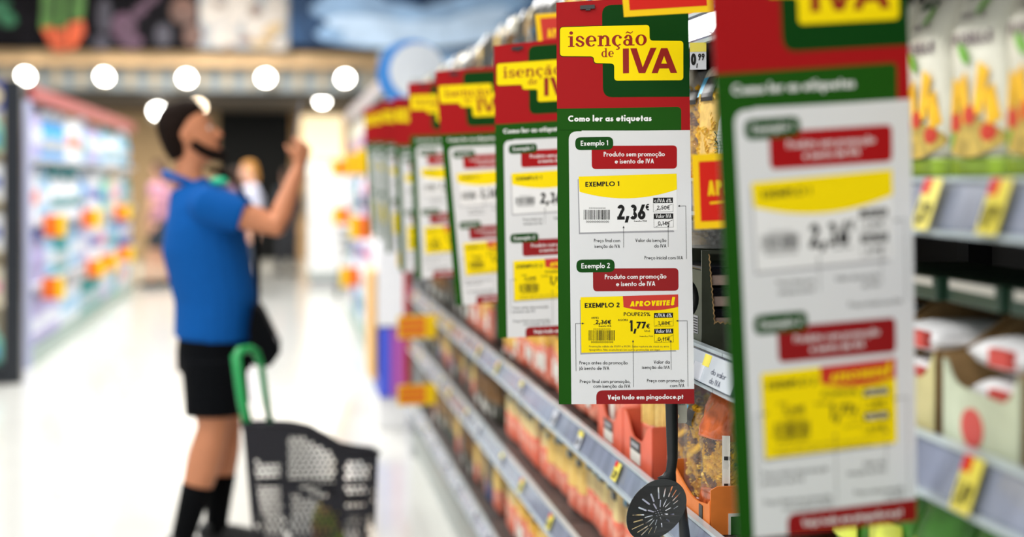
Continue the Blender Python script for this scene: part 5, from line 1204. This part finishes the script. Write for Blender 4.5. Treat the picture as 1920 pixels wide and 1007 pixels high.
    if detail:
        bd = MB(); n = 16
        bd.tube([T(.0, -.066, -.03), T(.03, -.054, -.07), T(.062, -.03, -.098), T(.08, 0, -.106), T(.062, .03, -.098), T(.03, .054, -.07), T(.0, .066, -.03)], [(.018, .03), (.022, .036), (.024, .04), (.026, .04), (.024, .04), (.022, .036), (.018, .03)], 10)
        bd.tube([T(.082, -.028, -.075), T(.094, -.014, -.053), T(.1, 0, -.05), T(.094, .014, -.053), T(.082, .028, -.075)], .006, 8)
        me = remesh(bd, .006, 2); me.materials.append(hairm); link('beard', me, root)
        for s in (-1, 1):
            e = MB(); e.smooth = True; e.ball(T(.077, s * .03, .006), .0125); eo = e.obj('eye', mat('eye_white', (230, 226, 220), .2), root); e = MB(); e.smooth = True; e.ball(T(.0875, s * .03, .007), .0045); e.obj('iris', mat('iris_brown', (60, 36, 20), .2), eo)
            e = MB(); e.tube([T(.082, s * .014, .034), T(.086, s * .03, .04), T(.074, s * .048, .034)], [.003, .004, .002], 6); e.obj('eyebrow', hairm, root)
    # shirt
    c = MB(); ch, be, hp = V('chest'), V('belly'), V('hip'); nk = V('neck')
    c.tube([nk.lerp(ch, .15) + Vector((-.01, 0, 0)), nk.lerp(ch, .45), ch + Vector((0, 0, .03)), ch - Vector((0, 0, .06)), be, hp + Vector((0, 0, .04)), Vector((hp.x, 0, J.get('hem', hp.z - .04)))],
           [(.075, .09), (.115, .16), (.16, .19), (.168, .185), (.163, .172), (.158, .175), (.156, .178)], 20, up=(1, 0, 0))
    for s, n_ in ((-1, 'r'), (1, 'l')):
        sh, el, wr = V('shoulder_' + n_), V('elbow_' + n_), V('wrist_' + n_)
        st_ = Vector((ch.x - .01, s * .08, sh.z + .01)); ps = [st_, sh, sh.lerp(el, .3), sh.lerp(el, J.get('sleeve', .55))]; rs = [.075, .078, .072, .068]
        if shirt_long: ps = [st_, sh, sh.lerp(el, .5), el, el.lerp(wr, .5), el.lerp(wr, .93)]; rs = [.07, .072, .064, .056, .05, .042]
        c.tube(ps, rs, 14)
    me = remesh(c, voxel, 4); me.materials.append(shirt); link('shirt', me, root)
    # lower garment
    g = MB(); hp = V('hip')
    g.tube([hp + Vector((0, 0, .08)), hp, hp - Vector((0, 0, .08))], [(.136, .165), (.148, .172), (.146, .17)], 20, up=(1, 0, 0))
    end = {'shorts': .82, 'trousers': 1.9, 'skirt': .6}[bottom]
    if bottom == 'skirt': g.tube([hp, hp - Vector((0, 0, .2)), hp - Vector((0, 0, .38))], [(.13, .17), (.15, .19), (.16, .2)], 20, up=(1, 0, 0))
    else:
        for s, n_ in ((-1, 'r'), (1, 'l')):
            kn, an = V('knee_' + n_), V('ankle_' + n_); h0 = hp + Vector((0, s * .085, -.03))
            if bottom == 'shorts': g.tube([h0, h0.lerp(kn, .4), h0.lerp(kn, end)], [.125, .115, .108], 16)
            else: g.tube([h0, h0.lerp(kn, .5), kn, kn.lerp(an, .5), kn.lerp(an, .97)], [.1, .09, .075, .066, .062], 16)
    me = remesh(g, voxel, 3); me.materials.append(leg); link({'shorts': 'shorts', 'trousers': 'trousers', 'skirt': 'skirt'}[bottom], me, root)
    for s, n_ in ((-1, 'r'), (1, 'l')):
        kn, an = V('knee_' + n_), V('ankle_' + n_)
        if sock:
            q = MB(); q.smooth = True; q.tube([kn.lerp(an, .52), kn.lerp(an, .75), an, an - Vector((0, 0, .04))], [.062, .053, .045, .045], 16); q.obj('sock', sock, root)
        q = MB(); q.tube([Vector((an.x - .07, an.y, .045)), Vector((an.x - .03, an.y, .055)), Vector((an.x + .06, an.y, .048)), Vector((an.x + .17, an.y, .034)), Vector((an.x + .2, an.y, .026))], [(.035, .036), (.05, .042), (.046, .044), (.033, .046), (.018, .03)], 14, up=(0, 0, 1))
        q.tube([Vector((an.x - .02, an.y, .04)), Vector((an.x - .02, an.y, .105))], [.045, .043], 14); q.box((an.x - .08, an.y - .042, .0), (an.x + .2, an.y + .042, .03))
        me = remesh(q, .008, 3)
        z0 = min(v.co.z for v in me.vertices)
        for v in me.vertices: v.co.z -= z0
        me.materials.append(shoe); link('shoe', me, root)
M_skin = mat('skin_tan', (202, 134, 98), .55, noise=.05, nscale=12, spec=.3); M_hair = mat('hair_dark', (26, 17, 13), .9, noise=.2, nscale=60, spec=.1); M_polo = mat('polo_blue', (8, 84, 160), .85, spec=.15, noise=.06, nscale=90)
M_blk = mat('black_cloth', (8, 10, 14), .9, spec=.1); M_sock = mat('black_sock', (7, 8, 10), .95, spec=.1); M_shoe = mat('black_shoe', (18, 18, 20), .5)
base = P(400, 1042, 5.72); base.z = 0
MAN = empty('person', base, 0, 'bearded man in blue polo and black shorts raising a phone toward the shelf', 'person')
SM = 5.72 / 2700
def jx(u, v, y=0): return ((u - 400) * SM, y, CZ - (v - VH) * SM)
JM = dict(head=jx(357, 255), tilt=.32, neck=jx(352, 330), chest=jx(384, 432), belly=jx(405, 560), hip=jx(402, 655), hem=jx(0, 614)[2],
          shoulder_r=jx(396, 384, -.185), elbow_r=jx(516, 424, -.20), wrist_r=jx(556, 318, -.11), hand_r=jx(566, 275, -.07),
          shoulder_l=jx(400, 384, .185), elbow_l=jx(520, 424, .20), wrist_l=jx(560, 318, .11), hand_l=jx(568, 275, .07),
          palm_r=(-.55, .85, 0), palm_l=(-.55, -.85, 0), thumb_r=1, thumb_l=-1, curl=1.0, sleeve=.5,
          knee_r=jx(402, 795, -.1), ankle_r=jx(348, 992, -.11), knee_l=jx(420, 795, .1), ankle_l=jx(404, 992, .11), toe=.13)
human(MAN, JM, (M_skin, M_polo, M_blk, M_hair, M_sock, M_shoe), voxel=.0085)
mb = MB(); c0 = Vector(jx(347, 338)); 
mb.tube([c0 + Vector((.078 * math.cos(t) + .004, .078 * math.sin(t), .03 * math.cos(t) * -1 - .004)) for t in [2 * PI * k / 20 for k in range(21)]], .016, 8); mb.obj('collar', M_polo, MAN)
PH = empty('phone', base + Vector(jx(556, 226)), 0, 'slim dark phone held up upright in both hands by the man in blue', 'phone')
mb = MB(); mb.bbox((-.004, -.037, -.078), (.004, .037, .078), .003); o = mb.obj('phone_body', mat('phone_grey', (120, 122, 130), .3), PH); mb = MB(); mb.box((-.0046, -.034, -.072), (-.0038, .034, .072)); o = mb.obj('screen', mat('phone_screen', (30, 34, 40), .1), PH)
mb = MB(); mb.bbox((.004, .01, .045), (.0065, .033, .072), .001); mb.obj('camera_bump', M_blackpl, PH)
for c in PH.children: c.rotation_euler = (0, .16, 0)
BG = empty('shoulder_bag', base + Vector(jx(480, 628)), 0, 'black shoulder bag hanging at the front of the man in blue', 'bag')
mb = MB(); mb.smooth = False
mb.rings([[Vector(((u - 480) * SM, y * k, (628 - v) * SM)) for u, v in roundpoly([(474, 568), (492, 580), (526, 652), (506, 680), (470, 676), (468, 610)], 6, 3)] for y, k in ((-.17, 1), (-.165, 1), (.16, 1), (.165, 1))]); mb.obj('bag_body', M_blk, BG)
mb = MB(); mb.tube([(.0, .10, .11), (.0, .13, .30), (-.02, .15, .48), (-.09, .14, .62), (-.2, .12, .665)], [(.012, .003)] * 5, 8, up=(1, 0, 0)); mb.obj('strap', M_blk, BG)
mb = MB(); mb.box((.045, -.12, -.02), (.085, -.11, .0)); mb.obj('buckle', M_lgray, BG)
LY = empty('lanyard_badge', base + Vector(jx(412, 340, -.07)), 0, 'bright green badge clipped at the man\'s collar', 'badge')
mb = MB(); mb.smooth = True; mb.ball((0, 0, 0), (.036, .03, .018)); mb.obj('green_clip', mat('badge_green', (24, 214, 160), .4), LY)
def bystander(u, zc, label, col, bottom, face_, hl=0, sc=1.0, long_=False, arm=0):
    p = P(u, 0, zc); p.z = 0; r = empty('person', p, face_, label, 'person', None); r.scale = (sc,) * 3
    J = dict(head=(.03, 0, 1.62), neck=(0, 0, 1.47), chest=(0, 0, 1.27), belly=(.01, 0, 1.08), hip=(0, 0, .93), hem=.93,
             shoulder_r=(0, -.17, 1.39), elbow_r=(.0 + .1 * arm, -.24, 1.13), wrist_r=(.08 + .15 * arm, -.22, .9 + .3 * arm), hand_r=(.11 + .2 * arm, -.21, .82 + .4 * arm),
             shoulder_l=(0, .17, 1.39), elbow_l=(-.02, .24, 1.13), wrist_l=(.06, .24, .9), hand_l=(.08, .24, .82), knee_r=(.02, -.1, .5), ankle_r=(-.02, -.11, .09), knee_l=(.05, .1, .5), ankle_l=(.06, .11, .09))
    human(r, J, col, voxel=.018, detail=False, shirt_long=long_, bottom=bottom, hairlen=hl)
M_skin2 = mat('skin_light', (222, 168, 140), .5); M_hair2 = mat('hair_brown', (74, 48, 34), .6)
bystander(300, 20.0, 'person in pink top and dark skirt, farther down the aisle behind the man', (M_skin2, mat('pink_top', (196, 140, 160), .8, noise=.4, nscale=8), mat('dark_skirt', (38, 46, 56), .8), M_hair2, None, M_shoe), 'skirt', 2.6, .12, 1.0, False, 1)
bystander(470, 18.5, 'person in pale lavender top with ochre hair, between the man and his raised arm', (M_skin2, mat('lavender_top', (196, 196, 214), .8, noise=.15, nscale=8), mat('slate_trousers', (58, 64, 74), .8), mat('hair_ochre', (190, 130, 50), .6), None, M_shoe), 'trousers', 3.4, .08, .98, True, 1)
bystander(540, 22.5, 'person in dark grey clothes at the aisle end under the raised arm', (M_skin2, mat('grey_jacket', (56, 60, 66), .8), mat('grey_trousers', (44, 46, 52), .8), M_hair2, None, M_shoe), 'trousers', 2.0, .05, .95, True)
bystander(440, 23.5, 'person in a violet top far behind the man\'s chin', (M_skin2, mat('violet_top', (120, 100, 150), .8), mat('navy_trousers', (30, 34, 48), .8), M_hair2, None, M_shoe), 'trousers', 1.6, .05, .95, True)

# ------------------------------------------------------------------ rolling basket
bo = P(478, 800, 5.0); bo.z = 0
BK_ = empty('rolling_basket', bo, .0, 'black lattice rolling shopping basket with green handle at the man\'s knee', 'shopping basket')
M_bask = mat('basket_charcoal', (34, 34, 41), .5, spec=.25); M_hgreen = mat('handle_green', (20, 150, 78), .35)
def bx_side():
    S5 = 5.0 / F
    px = lambda u, v: ((u - 478) * S5, CZ - (v - VH) * S5)
    top = [px(455, 797), px(500, 797), px(545, 800), px(580, 808), px(612, 826), px(640, 844), px(670, 851), px(709, 857)]
    out = top + [px(703, 1010), (px(696, 1100)[0], .30), (.36, .09), (.05, .09), (.02, .30), px(474, 1010)]
    win = [[px(472, 862), px(524, 874), px(527, 902), px(476, 902)], [px(478, 914), px(528, 914), px(533, 1010), (px(533, 1010)[0], .13), (.075, .13), px(484, 1010)],
           [px(540, 822), px(566, 824), px(610, 850), px(634, 862), px(634, 936), px(612, 944), px(570, 922), px(540, 908)], [px(541, 932), px(566, 934), px(606, 954), px(634, 966), (px(634, 0)[0], .13), (px(543, 0)[0], .13)],
           [px(644, 872), px(668, 872), px(700, 880), px(698, 962), px(646, 966)], [px(647, 980), px(697, 976), (px(692, 0)[0], .14), (px(647, 0)[0], .13)]]
    return out, win
def inside(p, poly):
    c = False; j = len(poly) - 1
    for i in range(len(poly)):
        if (poly[i][1] > p[1]) != (poly[j][1] > p[1]) and p[0] < (poly[j][0] - poly[i][0]) * (p[1] - poly[i][1]) / (poly[j][1] - poly[i][1]) + poly[i][0]: c = not c
        j = i
    return c
def hexes(wins, pitch=.0195, r=.0086):
    hs = []
    for wn in wins:
        x0, x1 = min(p[0] for p in wn), max(p[0] for p in wn); y0, y1 = min(p[1] for p in wn), max(p[1] for p in wn); j = 0; y = y0
        while y < y1:
            x = x0 + (pitch / 2 if j % 2 else 0)
            while x < x1:
                if inside((x, y), wn): hs.append([(x + r * math.cos(PI / 6 + PI / 3 * k), y + r * math.sin(PI / 6 + PI / 3 * k)) for k in range(6)])
                x += pitch
            y += pitch * .87; j += 1
    return hs
BD = .24
out, win = bx_side(); hs = hexes(win)
for yy, nm in ((0, 'lattice_side'), (BD, 'lattice_side')):
    me = cutout(out, hs, .004)
    for v in me.vertices:
        x, y, z = v.co; lean = (.63 - y) * .05 * (1 if yy == 0 else -1); v.co = (x, yy + z + lean, y - (.03 if yy and y > .4 else 0))
    me.materials.append(M_bask); link(nm, me, BK_)
for (xa, za, xb, zb, nm) in ((-.043, .637, .05, .09, 'handle_end_wall'), (.426, .527, .36, .09, 'front_end_wall')):
    o_ = [(0.0, zb), (BD, zb), (BD, za - .03), (0, za)]; w_ = [[(.03, zb + .05), (BD - .03, zb + .05), (BD - .03, za - .08), (.03, za - .08)]]
    me = cutout(o_, hexes(w_, .0195, .0086), .004)
    for v in me.vertices:
        y, z, t = v.co; f = (z - zb) / (za - zb); lean = (.63 - z) * .05; y = lean + y * (BD - 2 * lean) / BD; v.co = (xb + (xa - xb) * f + t, y, z)
    me.materials.append(M_bask); link(nm, me, BK_)
mb = MB(); mb.box((.05, .025, .085), (.36, BD - .025, .095)); mb.obj('basket_floor', M_bask, BK_)
mb = MB(); mb.smooth = True
rim = [(x, 0, z) for x, z in out[:8]] + [(x, BD, z - .03) for x, z in reversed(out[:8])]
mb.tube(rim + [rim[0]], .008, 8); mb.obj('rim', M_bask, BK_)
for x in (.08, .33):
    for y in (.05, BD - .05): mb = MB(); mb.rings([[(x + .035 * math.cos(2 * PI * k / 16), y + yy, .036 + .035 * math.sin(2 * PI * k / 16)) for k in range(16)] for yy in (-.01, .01)]); mb.box((x - .012, y - .016, .04), (x + .012, y - .012, .09)); mb.obj('wheel', M_blackpl, BK_)
mb = MB(); mb.smooth = True
hp_ = [(-.018, .02, .60), (-.045, .03, .72), (-.06, .05, .82), (-.066, .07, .868), (-.052, .09, .888), (-.015, .13, .888), (.0, .15, .875), (.02, .18, .82), (.032, .2, .72), (.052, .22, .60)]
mb.tube(hp_, [(.018, .014)] * 3 + [(.019, .015)] * 4 + [(.014, .012)] * 3, 12); mb.obj('handle', M_hgreen, BK_)
VB = empty('vegetable_bag', bo + Vector((.255, .12, .097)), 0, 'green and brown bag of vegetables lying inside the rolling basket', 'bag')
mb = MB(); mb.smooth = True; pillow(mb, .14, .12, .25, 0, 1, n=20, wob=.2); mb.obj('bag', mat('veg_bag', (140, 170, 66), .4, rgb2=(196, 140, 96), nscale=14), VB)
for k in range(2):
    f_ = empty('potato', bo + Vector((.115, 0.085 + .07 * k, .126)), 0, 'brown potato in the rolling basket, ' + ['nearer', 'farther'][k] + ' of two', 'vegetable', 'potatoes in the rolling basket'); mb = MB(); mb.smooth = True; mb.ball((0, 0, 0), (.042, .032, .03)); mb.obj('potato_body', mat('potato_skin', (160, 116, 72), .7, noise=.15, nscale=20), f_)

# unused prototypes never placed are removed
for k_, r in protos.items():
    if k_ not in used:
        for c in list(r.children): bpy.data.objects.remove(c)
        bpy.data.objects.remove(r)

# ------------------------------------------------------------------ labels that count along the rows
def nth(n): return '%d%s' % (n, 'th' if 10 <= n % 100 <= 20 else {1: 'st', 2: 'nd', 3: 'rd'}.get(n % 10, 'th'))
rows = {}
for o in COL.objects:
    if o.parent is None and o.get('category') in ('pasta', 'tray', 'price tag', 'household product', 'flag', 'carton', 'packet', 'box') and o.get('group'):
        rows.setdefault((o['label'], o['group']), []).append(o)
for (l, g), os_ in rows.items():
    if len(os_) < 2: continue
    byx = 'dark framed cabinet' in g
    os_.sort(key=lambda o: (round(o.location.z, 1), o.location.x) if byx else (o.location.y, -o.location.z))
    for i, o in enumerate(os_): o['label'] = '%s%s %s' % (nth(i + 1), '' if byx else '-nearest', l)
